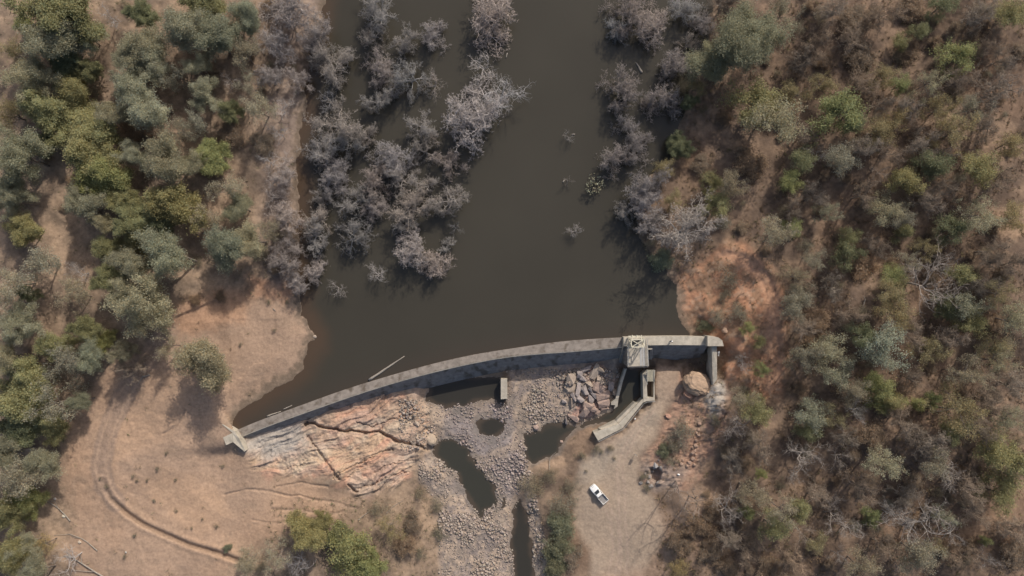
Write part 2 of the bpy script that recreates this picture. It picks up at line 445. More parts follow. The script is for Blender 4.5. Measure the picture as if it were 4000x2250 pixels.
def height_field(U, V):
    sh = U.shape
    u, v = U.ravel(), V.ravel()
    num = np.zeros(u.shape)
    den = np.zeros(u.shape)
    for cu, cv, cz in CTRL:
        w = 1.0 / (((u - cu) ** 2 + (v - cv) ** 2) / 900.0 + 1.0) ** 1.6
        num += w * cz
        den += w
    Z = (num / den).reshape(sh)
    n60 = fbm(U, V, 90, 4, 3)
    n14 = fbm(U, V, 16, 3, 9)
    upper = ((V < 1250) | (U < 900) | (U > 2830))
    Z = Z + (n60 - 0.5) * np.where(upper, 0.9, 0.35) + (n14 - 0.5) * 0.14
    # bank above the dirt flat by the wing wall
    f = smooth((U - 600) / 160) * smooth((1010 - U) / 150) * smooth((2050 - V) / 240)
    Z = Z - 1.15 * f * smooth((V - (1726 + (U - 870) * -0.04 + (n60 - .5) * 30)) / 60)
    # red cut bank in the trees above the flat
    f = smooth((U - 640) / 60) * smooth((900 - U) / 60) * smooth((1420 - V) / 120)
    Z = Z - 0.7 * f * smooth((V - (1225 - (U - 700) * 0.42)) / 14)
    # erosion ditch
    d = seg_dist(U, V, DITCH)
    Z = Z - 0.75 * smooth(1 - d / 13) * smooth((U - 380) / 120) + 0.18 * np.exp(-((d - 19) / 8) ** 2)
    for pts in RILLS:
        Z = Z - 0.22 * smooth(1 - seg_dist(U + (n14 - .5) * 10, V + (n60 - .5) * 26, pts) / 7)
    # wheel ruts of the farm tracks
    for pts in ([(560, 1420), (480, 1560), (430, 1700), (405, 1830), (420, 1930)], [(525, 1415), (450, 1560), (402, 1700), (378, 1830), (400, 1940)], TRACK_E, [(u_ - 26, v_ + 12) for u_, v_ in TRACK_E]):
        Z = Z - 0.06 * smooth(1 - seg_dist(U, V, pts) / 12)
    # embankment rim
    d = seg_dist(U, V, [(2830, 965), (2940, 990), (3020, 1070), (3060, 1170), (3060, 1300), (3070, 1480)])
    Z = Z + 0.5 * smooth(1 - d / 30)
    # rock slab in tilted beds
    sd = poly_sd(U, V, SLAB)
    m = smooth((sd + 8 + (n60 - .5) * 70) / 44)
    ang = math.radians(-24)
    wx = (fbm(U, V, 160, 3, 31) - 0.5) * 130
    t = U * math.cos(ang) + V * math.sin(ang) + wx
    s = -U * math.sin(ang) + V * math.cos(ang) + wx * 0.8 + (U - 1300) ** 2 * 0.00006
    bed = s / 34 + 1.6 * fbm(t, s, 190, 3, 37)
    fr = bed - np.floor(bed)
    led = _hash(np.floor(bed).astype(np.int64), np.floor(t / 120).astype(np.int64) * 0, 5)
    saw = np.where(fr < 0.8, fr / 0.8, (1 - fr) / 0.2)
    msk = smooth((fbm(t * 0.5, s, 70, 3, 39) - 0.42) / 0.16)
    rid = 1 - np.abs(2 * fbm(t * 0.3, s, 24, 5, 41) - 1)
    rid2 = 1 - np.abs(2 * fbm(t, s * 0.35, 60, 4, 42) - 1)
    blk = fbm(U, V, 40, 5, 43)
    blk = blk * 0.6 + 0.4 * np.floor(fbm(t * 0.5, s, 55, 3, 44) * 9) / 9
    fin = 1 - np.abs(2 * fbm(t * 0.45, s, 11, 4, 45) - 1)
    jag = np.floor(fbm(t * 0.6 + s * 0.3, s, 30, 4, 46) * 14) / 14
    Z = Z + m * (saw * led * 0.8 * msk + rid * 0.7 + rid2 * 0.35 + fin * 0.38 + (jag - 0.5) * 1.3 + (blk - 0.5) * 1.5 - 0.95)
    for pts, w, dep in CRACKS:
        d = seg_dist(U + (n14 - 0.5) * 26, V + (n60 - 0.5) * 44 + (n14 - .5) * 14, pts)
        Z = Z - dep * smooth(1 - d / w)
    # broken rock by the outlet and on the east bank
    for poly, amp, sc in ((BANK_E, 0.9, 30), (EMBANK, 0.3, 40), ([(2190, 1480), (2270, 1430), (2360, 1430), (2370, 1490), (2410, 1500), (2395, 1570), (2360, 1600), (2330, 1610), (2290, 1640), (2240, 1640), (2220, 1600)], 1.5, 34)):
        m = smooth((poly_sd(U, V, poly) + 10) / 30)
        q = fbm(U + V * 0.4, V, sc, 4, 51)
        Z = Z + m * (np.abs(q - 0.5) * 2.2 * amp + (np.floor(q * 7) / 7 - 0.5) * amp * 0.6 - 0.1)
    # road and dirt flats are worn smooth
    # gravel roughness
    m = smooth((np.maximum(poly_sd(U, V, GRAVEL), poly_sd(U, V, GRAVEL_E)) + 20) / 40)
    Z = Z + m * ((fbm(U, V, 12, 2, 61) - 0.5) * 0.3 + (fbm(U, V, 120, 3, 62) - 0.5) * 0.5)
    sdp = poly_sd(U, V, [(2542, 1832), (2568, 1826), (2582, 1848), (2568, 1884), (2548, 1874)])
    Z = Z - 1.7 * smooth((sdp + 6) / 9)
    # water bodies
    n40 = fbm(U, V, 45, 4, 71)
    Uw, Vw = U + (n40 - .5) * 34 + (n14 - .5) * 12, V + (fbm(U, V, 45, 4, 72) - .5) * 34
    near_dam = smooth((1330 - V) / 60) * (U > 1300) + smooth((1600 - V) / 60) * (U <= 1300)
    Uw, Vw = U + (Uw - U) * near_dam, V + (Vw - V) * near_dam
    ds = np.minimum(seg_dist(Uw, Vw, SHORE_W), seg_dist(Uw, Vw, SHORE_E))
    wob = (n14 - 0.5) * 10
    inl = inside(Uw, Vw, LAKE)
    f = smooth((ds + wob) / 110)
    dam_side = V > np.interp(U, [p[0] for p in DAM_LINE], [p[1] for p in DAM_LINE])
    skip = dam_side & (U > 800) & (U < 2900)
    Zs = np.where(inl, -0.02 - np.minimum(2.2, np.maximum(ds, 0) * 0.022), np.maximum(Z * f + 0.06, 0.05 + 0.002 * ds))
    Z = np.where(skip & ~inl, Z, np.where(inl | (ds < 115), Zs, Z))
    for pts, pz in POOLS.values():
        us = [p[0] for p in pts]
        vs = [p[1] for p in pts]
        box = (U > min(us) - 80) & (U < max(us) + 80) & (V > min(vs) - 80) & (V < max(vs) + 80)
        if not box.any():
            continue
        sdp = np.full(U.shape, -999.0)
        sdp[box] = poly_sd(U[box], V[box], pts)
        sdp = sdp + np.where(sdp > -200, (n14 - 0.5) * 12 + (fbm(U, V, 38, 3, 73) - 0.5) * 26, 0)
        Z = np.where(sdp > 0, np.minimum(Z, pz - 0.03 - np.minimum(0.7, sdp * 0.03)), np.where(sdp > -60, np.maximum(Z * smooth(-sdp / 60) + (pz + 0.06) * (1 - smooth(-sdp / 60)), pz + 0.05 + (n14 - 0.5) * 0.08), Z))
    f = smooth((poly_sd(U, V, [(850, 1656), (868, 1662), (914, 1686), (906, 1702), (880, 1712), (850, 1708), (835, 1690)]) + 70) / 70) * (U - 0.5 * (V - 1660) < 903)
    Z = np.where((U < 930) & (V > 1560), Z * (1 - f) + 2.36 * f, Z)
    # the sump beside the outlet channel
    sdp = poly_sd(U, V, [(2524, 1446), (2554, 1446), (2554, 1552), (2526, 1552)])
    Z = np.where(sdp > 0, -6.3, Z)
    return Z

def axis(lo, hi, n, far):
    core = np.linspace(lo, hi, n)
    st = core[1] - core[0]
    ext = []
    p, d = 0.0, st
    while p < far:
        d *= 1.25
        p += d
        ext.append(p)
    ext = np.array(ext)
    return np.concatenate([lo - ext[::-1], core, hi + ext])

def graded(cuts, steps, far):
    core = np.concatenate([np.arange(a, b, st) for a, b, st in zip(cuts, cuts[1:], steps)] + [[cuts[-1]]])
    ext, p, d = [], 0.0, steps[0]
    while p < far:
        d *= 1.25
        p += d
        ext.append(p)
    ext = np.array(ext)
    return np.concatenate([core[0] - ext[::-1], core, core[-1] + ext])
GU = graded((-160, 940, 1760, 2420, 4160), (4.6, 2.3, 3.2, 4.6), 8000)
GV = graded((-120, 1400, 1950, 2370), (4.6, 2.4, 4.4), 8000)
UU, VV = np.meshgrid(GU, GV)
ZZ = height_field(UU, VV)

def ground_z(u, v):
    """Height of the ground that shows at photo pixel (u, v)."""
    i = np.clip(np.searchsorted(GU, u) - 1, 0, len(GU) - 2)
    j = np.clip(np.searchsorted(GV, v) - 1, 0, len(GV) - 2)
    a = (u - GU[i]) / (GU[i + 1] - GU[i])
    b = (v - GV[j]) / (GV[j + 1] - GV[j])
    return (ZZ[j, i] * (1 - a) + ZZ[j, i + 1] * a) * (1 - b) + (ZZ[j + 1, i] * (1 - a) + ZZ[j + 1, i + 1] * a) * b

def G(u, v, dz=0.0):
    z = float(ground_z(u, v))
    p = P(u, v, z)
    p.z += dz
    return p

def ground_at(x, y):
    z = 0.0
    for _ in range(6):
        u, v = PX(x, y, z)
        z = float(ground_z(u, v))
    return z

def ground_colour(U, V, Z):
    n1 = fbm(U, V, 70, 5, 101)
    n2 = fbm(U, V, 16, 3, 102)
    n3 = fbm(U, V, 300, 3, 103)
    n4 = fbm(U, V, 36, 4, 104)
    def mix(a, b, t):
        t = np.clip(t, 0, 1)[..., None]
        return a * (1 - t) + b * t
    def c(r, g, b):
        return np.array((r, g, b))
    west = mix(c(.16, .12, .09), c(.32, .23, .16), smooth((n1 * 0.6 + n4 * 0.4 - 0.3) / 0.4))
    east = mix(c(.12, .086, .065), c(.238, .166, .115), smooth((n1 * 0.4 + n4 * 0.6 - 0.32) / 0.42))
    east = mix(east, c(.245, .158, .104), smooth((n3 - 0.52) / 0.2) * 0.4)
    col = mix(west, east, smooth((U - 2000) / 400))
    def lay(col, poly, cc, feather, amt=1.0, rough=30):
        m = smooth((poly_sd(U + (n1 - .5) * rough * 2, V + (n4 - .5) * rough * 2, poly) + feather * 0.5) / feather) * amt
        return mix(col, cc, m)
    sand = mix(c(.355, .24, .165), c(.325, .227, .162), smooth((n3 - 0.35) / 0.3))
    sand = mix(sand, c(.27, .195, .14), smooth((n4 - 0.60) / 0.12) * 0.4)
    col = lay(col, SAND_W, sand, 70)
    track = [(600, 1440), (760, 1480), (700, 1600), (640, 1700), (560, 1740), (470, 1800), (460, 1900), (540, 1990), (700, 2060), (620, 1980), (560, 1900), (640, 1830), (840, 1900), (900, 2000), (800, 2060), (560, 2020), (400, 1900), (380, 1780), (420, 1620), (520, 1480)]
    col = lay(col, track, c(.385, .258, .172), 80, 0.7)
    d = seg_dist(U + (n4 - .5) * 16, V + (n1 - .5) * 16, [(760, 1205), (660, 1280), (570, 1410), (475, 1560), (415, 1700), (392, 1830), (408, 1900), (450, 1960)])
    col = mix(col, c(.262, .19, .145), smooth((48 - d) / 14) * 0.8)
    col = mix(col, c(.37, .26, .185), smooth(1 - np.abs(d - 20) / 9) * 0.6)
    col = lay(col, [(700, 1190), (900, 1120), (1010, 1130), (960, 1240), (820, 1290), (700, 1300), (640, 1260)], c(.36, .22, .14), 60, 0.8)
    col = lay(col, [(960, 1080), (1160, 1090), (1180, 1170), (1100, 1180), (1000, 1150)], c(.36, .20, .125), 50, 0.7)
    col = lay(col, [(1060, -60), (1320, -60), (1240, 300), (1200, 500), (1190, 1130), (1060, 1120), (1000, 850), (1040, 500)], mix(c(.20, .155, .13), c(.27, .205, .16), smooth((n4 - .35) / .3)), 110, 0.85)
    col = lay(col, EMBANK, mix(mix(c(.40, .215, .13), c(.27, .165, .105), smooth((n4 - 0.4) / 0.2)), c(.29, .215, .155), smooth((n2 - .58) / .1) * .5), 60)
    d = np.minimum(seg_dist(U, V, TRACK_E), seg_dist(U + 26, V - 12, TRACK_E))
    col = mix(col, c(.45, .26, .165), smooth(1 - d / 30) * 0.9)
    col = lay(col, BANK_E, mix(c(.35, .22, .155), c(.27, .19, .14), smooth((n4 - .4) / .2)), 50)
    col = lay(col, [(2500, 1830), (2600, 1800), (2700, 1830), (2640, 1900), (2540, 1930)], c(.27, .215, .18), 60, 0.8)
    col = lay(col, [(2760, 1520), (2810, 1490), (2840, 1530), (2810, 1600), (2780, 1640), (2760, 1600)], c(.40, .36, .31), 40, 0.9)
    col = lay(col, [(2560, 2000), (2760, 1900), (2800, 2000), (2750, 2100), (2640, 2260), (2500, 2260)], c(.30, .21, .15), 90, 0.7)
    road = mix(c(.37, .262, .19), c(.33, .255, .19), smooth((n3 - 0.4) / 0.2))
    col = lay(col, ROAD_E, road, 36, 1.0, 14)
    col = lay(col, [(2420, 1700), (2560, 1580), (2570, 1640), (2480, 1740), (2330, 1880), (2260, 1900), (2280, 1800)], c(.33, .275, .215), 60, 0.6)
    for off in (-12, 12):
        for pts in ([(2352 + off, 1950), (2400 + off, 2040), (2405 + off, 2140), (2390 + off, 2300)], [(2545 + off, 1600), (2470 + off, 1710), (2420 + off, 1830), (2430 + off, 1960), (2440 + off, 2300)]):
            d = seg_dist(U + (n1 - .5) * 24, V, pts)
            col = mix(col, c(.39, .29, .225), smooth(1 - d / 8) * 0.55)
    # beds of rock
    ang = math.radians(-24)
    wx = (fbm(U, V, 160, 3, 31) - 0.5) * 130
    t = U * math.cos(ang) + V * math.sin(ang) + wx
    s = -U * math.sin(ang) + V * math.cos(ang) + wx * 0.8 + (U - 1300) ** 2 * 0.00006
    b1 = fbm(t * 0.12, s, 22, 4, 111)
    b2 = fbm(t * 0.2, s, 60, 3, 112)
    rock = mix(c(.425, .255, .18), c(.405, .29, .20), smooth((b1 - 0.38) / 0.25))
    rock = mix(rock, c(.33, .25, .205), smooth((b2 - 0.52) / 0.16) * 0.6)
    rock = mix(rock, c(.35, .30, .24), smooth((n1 - 0.5) / 0.15) * 0.5)
    rock = mix(rock, c(.20, .15, .125), smooth((fbm(t * .3, s, 12, 3, 113) - 0.62) / 0.08) * 0.55)
    rock = mix(rock, c(.37, .26, .185), smooth((fbm(U, V, 55, 4, 121) - .5) / .12) * .55)
    col = lay(col, SLAB, rock, 56, 1.0, 44)
    col = lay(col, SLAB_GREY, mix(c(.325, .295, .26), c(.27, .25, .23), smooth((b1 - .4) / .2)), 60, 0.9)
    g = mix(c(.26, .215, .19), c(.36, .28, .215), smooth((n2 * 0.6 + n1 * 0.4 - 0.38) / 0.24))
    g = mix(g, c(.26, .225, .215), smooth((poly_sd(U, V, [(1720, 1600), (1980, 1570), (2010, 1640), (2000, 1760), (2060, 1830), (1990, 1960), (1930, 1880), (1850, 1760), (1780, 1720), (1740, 1700)]) + 30) / 60) * 0.8)
    g = mix(g, c(.33, .255, .19), smooth((fbm(U, V, 85, 4, 131) - .53) / .1) * .6)
    g = mix(g, c(.19, .165, .145), smooth((fbm(U, V, 60, 4, 132) - .58) / .08) * .5)
    col = lay(col, GRAVEL, g, 50, 1.0, 20)
    col = lay(col, GRAVEL_E, g, 24, 1.0, 10)
    col = lay(col, [(2190, 1470), (2270, 1430), (2360, 1430), (2410, 1500), (2395, 1600), (2290, 1640), (2220, 1640)], mix(c(.36, .29, .23), c(.37, .245, .20), smooth((n4 - .4) / .2)), 24, 1.0, 10)
    for pts in RILLS:
        d = seg_dist(U + (n2 - .5) * 10, V + (n1 - .5) * 26, pts)
        col = mix(col, c(.22, .16, .12), smooth(1 - d / 8) * .6)
    # ditch floor and damp margins
    d = seg_dist(U, V, DITCH)
    col = mix(col, c(.20, .14, .10), smooth(1 - d / 16) * 0.8 * smooth((U - 380) / 80))
    ds = np.minimum(seg_dist(U, V, SHORE_W), seg_dist(U, V, SHORE_E))
    col = mix(col, c(.24, .185, .14), smooth(1 - (ds + (n2 - .5) * 40) / 46) * 0.7 * (V < 1660))
    col = mix(col, c(.125, .095, .07), smooth(1 - (Z + (n2 - .5) * .3) / 0.28) * (ds < 60) * 0.75)
    for pts, pz in POOLS.values():
        col = mix(col, c(.17, .15, .13), smooth(1 - (Z - pz) / 0.22) * (seg_dist(U, V, pts, True) < 30) * 0.7)
    bare = smooth((np.maximum(poly_sd(U, V, SAND_W), poly_sd(U, V, ROAD_E)) + 20) / 40)
    return col * (1 + (n2 - 0.5) * (0.40 - 0.24 * bare))[..., None]

CC = ground_colour(UU, VV, ZZ)
kk = S * (H - ZZ) / H
GX, GY = (UU - 2000) * kk, (1125 - VV) * kk
nv, nu = UU.shape
ii = np.arange(nv * nu).reshape(nv, nu)
quads = np.stack([ii[1:, :-1], ii[1:, 1:], ii[:-1, 1:], ii[:-1, :-1]], -1).reshape(-1, 4)
ground = build("ground", np.stack([GX, GY, ZZ], -1).reshape(-1, 3), quads, M_GROUND, cols=CC.reshape(-1, 3))
tag(ground, kind="structure")

# ------------------------------------------------------------------ water
def water(name, outline, level, step, grow, colf, clip=None, mat=M_WATER):
    us = [p[0] for p in outline]
    vv = [p[1] for p in outline]
    a = np.arange(min(us) - grow - step, max(us) + grow + step * 2, step)
    b = np.arange(min(vv) - grow - step, max(vv) + grow + step * 2, step)
    U, V = np.meshgrid(a, b)
    sd = poly_sd(U, V, outline)
    cu, cv = (U[1:, 1:] + U[:-1, :-1]) / 2, (V[1:, 1:] + V[:-1, :-1]) / 2
    keep = poly_sd(cu, cv, outline) > -grow
    if clip is not None:
        keep &= clip(cu, cv)
    i = np.arange(U.size).reshape(U.shape)
    q = np.stack([i[1:, :-1], i[1:, 1:], i[:-1, 1:], i[:-1, :-1]], -1)[keep]
    used = np.unique(q)
    rm = np.zeros(U.size, int)
    rm[used] = np.arange(len(used))
    k = S * (H - level) / H
    vs = np.stack([(U.ravel()[used] - 2000) * k, (1125 - V.ravel()[used]) * k, np.full(len(used), level)], -1)
    return tag(build(name, vs, rm[q], mat, cols=colf(U.ravel()[used], V.ravel()[used])), kind="structure")

def lake_col(u, v):
    d = seg_dist(u, v, SHORE_W)
    d2 = seg_dist(u, v, DAM_LINE)
    t = smooth(1 - (d + (fbm(u, v, 120, 3, 201) - .5) * 60) / 90)[:, None] * 0.9
    t2 = smooth(1 - d2 / 110)[:, None] * 0.35
    c = np.array((.047, .042, .032)) * (1 + 0.3 * (fbm(u, v, 420, 4, 202) - .5))[:, None]
    c = c * (1 - t) + np.array((.075, .050, .033)) * t
    return c * (1 - t2) + np.array((.062, .044, .036)) * t2

def pool_col(u, v, pts, c0):
    t = smooth(1 - (poly_sd(u, v, pts) + (fbm(u, v, 30, 3, 205) - .5) * 24) / 20)[:, None] * .8
    return np.array(c0) * (1 - t) + np.array((.082, .062, .046)) * t

water("reservoir_water", LAKE, 0.0, 10, 60, lake_col, clip=lambda u, v: v < np.interp(u, [p[0] for p in DAM_LINE], [p[1] for p in DAM_LINE]) + 2)
for nm, (pts, pz) in POOLS.items():
    cpool = {'long': (.041, .040, .032), 'outlet': (.042, .040, .032)}.get(nm, (.038, .035, .029))
    water("pool_water" if nm != 'stream' else "stream_water", pts, pz, 6, 26, lambda u, v: pool_col(u, v, pts, cpool))

# ------------------------------------------------------------------ the dam
dam = tag(empty("concrete_dam", P(1700, 1440, 0)), "long curved concrete gravity dam holding back the brown reservoir", "dam")
DO = Vector(dam.location)

def loc(pts):
    return [Vector(p) - DO for p in pts]

UP = [(912, 1686), (1000, 1647), (1100, 1611), (1207, 1572), (1310, 1534), (1414, 1500), (1569, 1454), (1725, 1412), (1880, 1379), (2000, 1362), (2155, 1337), (2311, 1324), (2436, 1318)]
DN = [(924, 1716), (1021, 1676), (1122, 1639), (1218, 1605), (1322, 1568), (1424, 1533), (1578, 1486), (1732, 1446), (1886, 1412), (2002, 1393), (2094, 1379), (2096, 1385), (2259, 1374), (2414, 1360), (2437, 1358)]

def densify(pts, n):
    p = np.array(pts, float)
    L = np.concatenate([[0], np.cumsum(np.hypot(*np.diff(p, axis=0).T))])
    t = np.linspace(0, L[-1], n)
    return np.stack([np.interp(t, L, p[:, 0]), np.interp(t, L, p[:, 1])], 1)

def smooth_line(pts, n):
    q = densify(pts, n)
    k = 7
    pad = np.concatenate([np.repeat(q[:1], k, 0) + (np.arange(-k, 0)[:, None]) * (q[1] - q[0]), q, np.repeat(q[-1:], k, 0) + (np.arange(1, k + 1)[:, None]) * (q[-1] - q[-2])])
    w = np.hanning(2 * k + 3)[1:-1]
    w /= w.sum()
    return np.stack([np.convolve(pad[:, j], w, 'valid') for j in (0, 1)], 1)

ZC = 0.45
NS = 90
up = smooth_line(UP, NS)
dn = smooth_line([p for p in DN if p != (2094, 1379)], NS)
rows = []
for a, b in zip(up, dn):
    A, B = P(a[0], a[1], ZC), P(b[0], b[1], ZC)
    n = (B - A).normalized()
    w = (B - A).length
    hb = 7.6
    rows.append([A + Vector((0, 0, -4)), A.copy(), A + n * (w - 0.28) + Vector((0, 0, 0.04)), B + Vector((0, 0, -0.16)), B + n * 0.62 * hb + Vector((0, 0, -hb))])
vs = [p - DO for r in rows for p in r]
fs = [(i * 5 + j, (i + 1) * 5 + j, (i + 1) * 5 + (j + 1) % 5, i * 5 + (j + 1) % 5) for i in range(NS - 1) for j in range(5)]
mb = MB()
mb.add(vs, fs + [(0, 1, 2, 3, 4), tuple((NS - 1) * 5 + j for j in (4, 3, 2, 1, 0))])
o = mb.build("spillway_wall", M_CONC, dam)
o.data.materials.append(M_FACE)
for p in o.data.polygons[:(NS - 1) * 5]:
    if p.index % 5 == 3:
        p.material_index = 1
# kerb-like lighter lip on the downstream edge of the crest
mb = MB()
for i in range(0, NS - 1):
    r, q = rows[i], rows[i + 1]
    n0 = (r[3] - r[2]); n1 = (q[3] - q[2])
    top = [r[2] + n0 * 0.12 + Vector((0, 0, .05)), q[2] + n1 * 0.12 + Vector((0, 0, .05)), q[3] + Vector((0, 0, .10)), r[3] + Vector((0, 0, .10))]
    bot = [p - Vector((0, 0, 0.25)) for p in top]
    mb.add([p - DO for p in top + bot], [(3, 2, 1, 0), (4, 5, 6, 7), (2, 3, 7, 6), (0, 1, 5, 4)])
mb.build("crest_lip", M_CONC_NEW, dam)

def gravity_block(ups, dns, z, zb, batter, name, mat):
    """Raised wall: level top between two pixel lines, battered downstream face."""
    n = len(ups)
    vs, fs = [], []
    for a, b in zip(ups, dns):
        A, B = P(*a, z), P(*b, z)
        d = (B - A).normalized()
        vs += [A + Vector((0, 0, zb - z)), A, B, B + d * batter * (z - zb) + Vector((0, 0, zb - z))]
    for i in range(n - 1):
        fs += [(i * 4 + j, (i + 1) * 4 + j, (i + 1) * 4 + (j + 1) % 4, i * 4 + (j + 1) % 4) for j in range(4)]
    fs += [(0, 1, 2, 3), tuple((n - 1) * 4 + j for j in (3, 2, 1, 0))]
    m = MB()
    m.add([p - DO for p in vs], fs)
    o = m.build(name, mat, dam)
    o.data.materials.append(M_FACE)  # battered face gets the darker tone, shade put into its colour
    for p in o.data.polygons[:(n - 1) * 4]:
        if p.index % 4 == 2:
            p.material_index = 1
    return o

ZR = 2.6
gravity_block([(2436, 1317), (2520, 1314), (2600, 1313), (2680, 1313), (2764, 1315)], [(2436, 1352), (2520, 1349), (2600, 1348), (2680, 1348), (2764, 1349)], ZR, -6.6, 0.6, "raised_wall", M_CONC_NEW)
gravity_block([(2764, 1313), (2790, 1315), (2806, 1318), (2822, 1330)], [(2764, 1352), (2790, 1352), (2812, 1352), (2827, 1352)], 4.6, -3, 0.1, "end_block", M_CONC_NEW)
# free standing wall square to the dam
mb = MB()
mb.prism([P(2780.5, 1351, 3.4), P(2800.5, 1351, 3.4), P(2801, 1440, 3.0), P(2802, 1480, 2.6), P(2785, 1506, 2.2), P(2783, 1460, 2.7)], -6)
mb.v = [Vector(v) - DO for v in mb.v]
mb.build("training_wall", M_CONC_NEW, dam, bevel=0.05)
mb = MB()
mb.box((0, 0, 0), (0.5, 0.5, 0.15)); mb.box((0.05, -0.55, -0.3), (0.3, 0.8, 0.12))
mb.v = [Vector(v) + P(2807, 1376, 3.0) - DO for v in mb.v]
mb.build("gauge_bracket", M_GALV, dam)
# buttress on the downstream face
mb = MB()
mb.prism([P(1956, 1480, -3.0), P(1981, 1480, -3.0), P(1982, 1558, -3.4), P(1956, 1560, -3.4)], -8)
mb.v = [Vector(v) - DO for v in mb.v]
mb.build("buttress", M_CONC_NEW, dam, bevel=0.05)
# abutment at the far end: upstream wing, sloping wall and apron
mb = MB()
ZA = 2.5
mb.prism([P(*p, ZA) for p in ((866, 1658), (873, 1659), (918, 1685.5), (918.5, 1688.4), (907, 1690), (880, 1668))], -2)
mb.prism([P(907, 1690.3, ZA + .04), P(918.5, 1688.8, ZA + .04), P(933, 1711, ZA + .04), P(959, 1761, ZA - .5), P(955, 1764, ZA - .5), P(910, 1727, ZA + .02)], -2)
mb.prism([P(*p, ZA - .04) for p in ((906, 1692), (909.4, 1727.3), (883, 1739), (871, 1709))], -2)
mb.v = [Vector(v) - DO for v in mb.v]
mb.build("wing_wall", M_CONC_NEW, dam)

# ------------------------------------------------------------------ gate tower on the dam
tower = tag(empty("gate_tower", P(2490, 1340, ZR)), "cream steel gate hoist frame and concrete deck standing on the dam", "gate tower")
TO = Vector(tower.location)
def tb(mbx, name, mat, bevel=0.0, parent=None):
    mbx.v = [Vector(v) - TO for v in mbx.v]
    o = mbx.build(name, mat, tower, bevel)
    if parent:
        o.parent = parent
    return o
mb = MB()
mb.prism([P(2450, 1345, ZR + .12), P(2529, 1345, ZR + .12), P(2533, 1430, ZR + .12), P(2451, 1432, ZR + .12)], ZR - .45)
tb(mb, "deck", M_CONC_NEW)
mb = MB()
mb.prism([P(2452, 1433, ZR - .15), P(2532, 1430.5, ZR - .15), P(2532, 1434.5, ZR - .15), P(2455, 1437.5, ZR - .15)], ZR - .8)
tb(mb, "edge_beam", M_CONC)
for us in ((2446, 2452), (2514, 2520)):
    mb = MB()
    mb.prism([P(us[0], 1350, ZR - .5), P(us[1], 1350, ZR - .5), P(us[1], 1428, ZR - .5), P(us[0], 1428, ZR - .5)], -8)
    tb(mb, "pier", M_CONC)
for (u0, u1) in ((2499, 2507.5), (2509.5, 2519)):
    mb = MB()
    mb.prism([P(u0, 1354, ZR + .17), P(u1, 1354, ZR + .17), P(u1 + 1, 1428, ZR + .17), P(u0 + 1, 1428, ZR + .17)], ZR + .10)
    tb(mb, "steel_plate", M_GALV)
# grating floor by the hoist
mb = MB()
for k in range(16):
    u = 2456 + k * 4.2
    mb.bar(P(u, 1322, ZR + .20), P(u + 3, 1343, ZR + .20), 0.07, .05)
for k in range(4):
    v = 1324 + k * 6
    mb.bar(P(2452, v, ZR + .16), P(2522, v, ZR + .16), 0.06, .05)
tb(mb, "grating", M_GALV)
# hoist frame
ZT = ZR + 4.2
def top(u, v): return P(u, v, ZT)
def foot(u, v):
    q = P(u, v, ZT); q.z = ZR + .15; return q
cor = [(2465, 1327), (2516, 1325), (2517, 1355), (2467, 1356)]
mb = MB()
for a, b in zip(cor, cor[1:] + cor[:1]):
    mb.bar(top(*a), top(*b), 0.22, 0.22)
mb.bar(top(2466, 1328) + Vector((0, 0, .02)), top(2516, 1354) + Vector((0, 0, .02)), 0.15, 0.12)
mb.bar(top(2515, 1326) + Vector((0, 0, -.02)), top(2468, 1355) + Vector((0, 0, -.02)), 0.15, 0.12)
tb(mb, "top_frame", M_STEEL)
for i, c in enumerate(cor):
    mb = MB()
    t_, f_ = top(*c), foot(*c)
    f_ += Vector(((-.15, .15, .15, -.15)[i], (.2, .2, -.2, -.2)[i], 0))
    mb.bar(t_, f_, 0.2)
    tb(mb, "post", M_STEEL)
for (a, b) in ((0, 3), (1, 2)):
    mb = MB()
    mb.bar(foot(*cor[a]) + Vector((0, 0, .3)), top(*cor[b]), 0.13)
    mb.bar(foot(*cor[b]) + Vector((0, 0, .3)), top(*cor[a]), 0.13)
    tb(mb, "side_brace", M_STEEL)
for u in (2470, 2488, 2506):
    mb = MB()
    mb.bar(P(u, 1327, ZT - .15), P(u - .3, 1309, ZT - .15), 0.17)
    mb.bar(P(u, 1326, ZR + 1.2), P(u - .2, 1311, ZT - .25), 0.1)
    tb(mb, "outrigger", M_STEEL)
for a_, b_, w_ in ((P(2454, 1314, ZT - .45), P(2501, 1313, ZT - .45), .26), (P(2458, 1320, ZR + 1.5), P(2512, 1318, ZR + 1.5), .16)):
    mb = MB()
    mb.bar(a_, b_, w_)
    tb(mb, "cross_beam", M_STEEL)
mb = MB()
hc = foot(2490, 1341)
mb.box(hc + Vector((0, 0, .5)), (1.6, .8, .9)); mb.tube([hc + Vector((-1.1, 0, .7)), hc + Vector((1.1, 0, .7))], [.3, .3], 10)
for sx in (-.9, .9):
    mb.box(hc + Vector((sx, 0, .35)), (.2, 1.0, .7))
tb(mb, "hoist_winch", M_DARK)
def railing(mbx, pts, h, npost, rails=(1.0, .5), w=0.05):
    pts = [Vector(p) for p in pts]
    for a, b in zip(pts, pts[1:]):
        n = max(1, int(round((b - a).length / npost)))
        for k in range(n + 1):
            q = a.lerp(b, k / n)
            mbx.bar(q, q + Vector((0, 0, h)), w)
        for r in rails:
            mbx.bar(a + Vector((0, 0, h * r)), b + Vector((0, 0, h * r)), w * .9)
for name, a, b in (("deck_railing", (2451.5, 1347), (2453, 1428)), ("deck_railing", (2526, 1322), (2531, 1428))):
    mb = MB()
    z = ZR + .12
    railing(mb, [P(*a, z), P(*b, z)], 1.15, .45, (1, .66, .33), .05)
    tb(mb, name, M_GALV)
mb = MB()
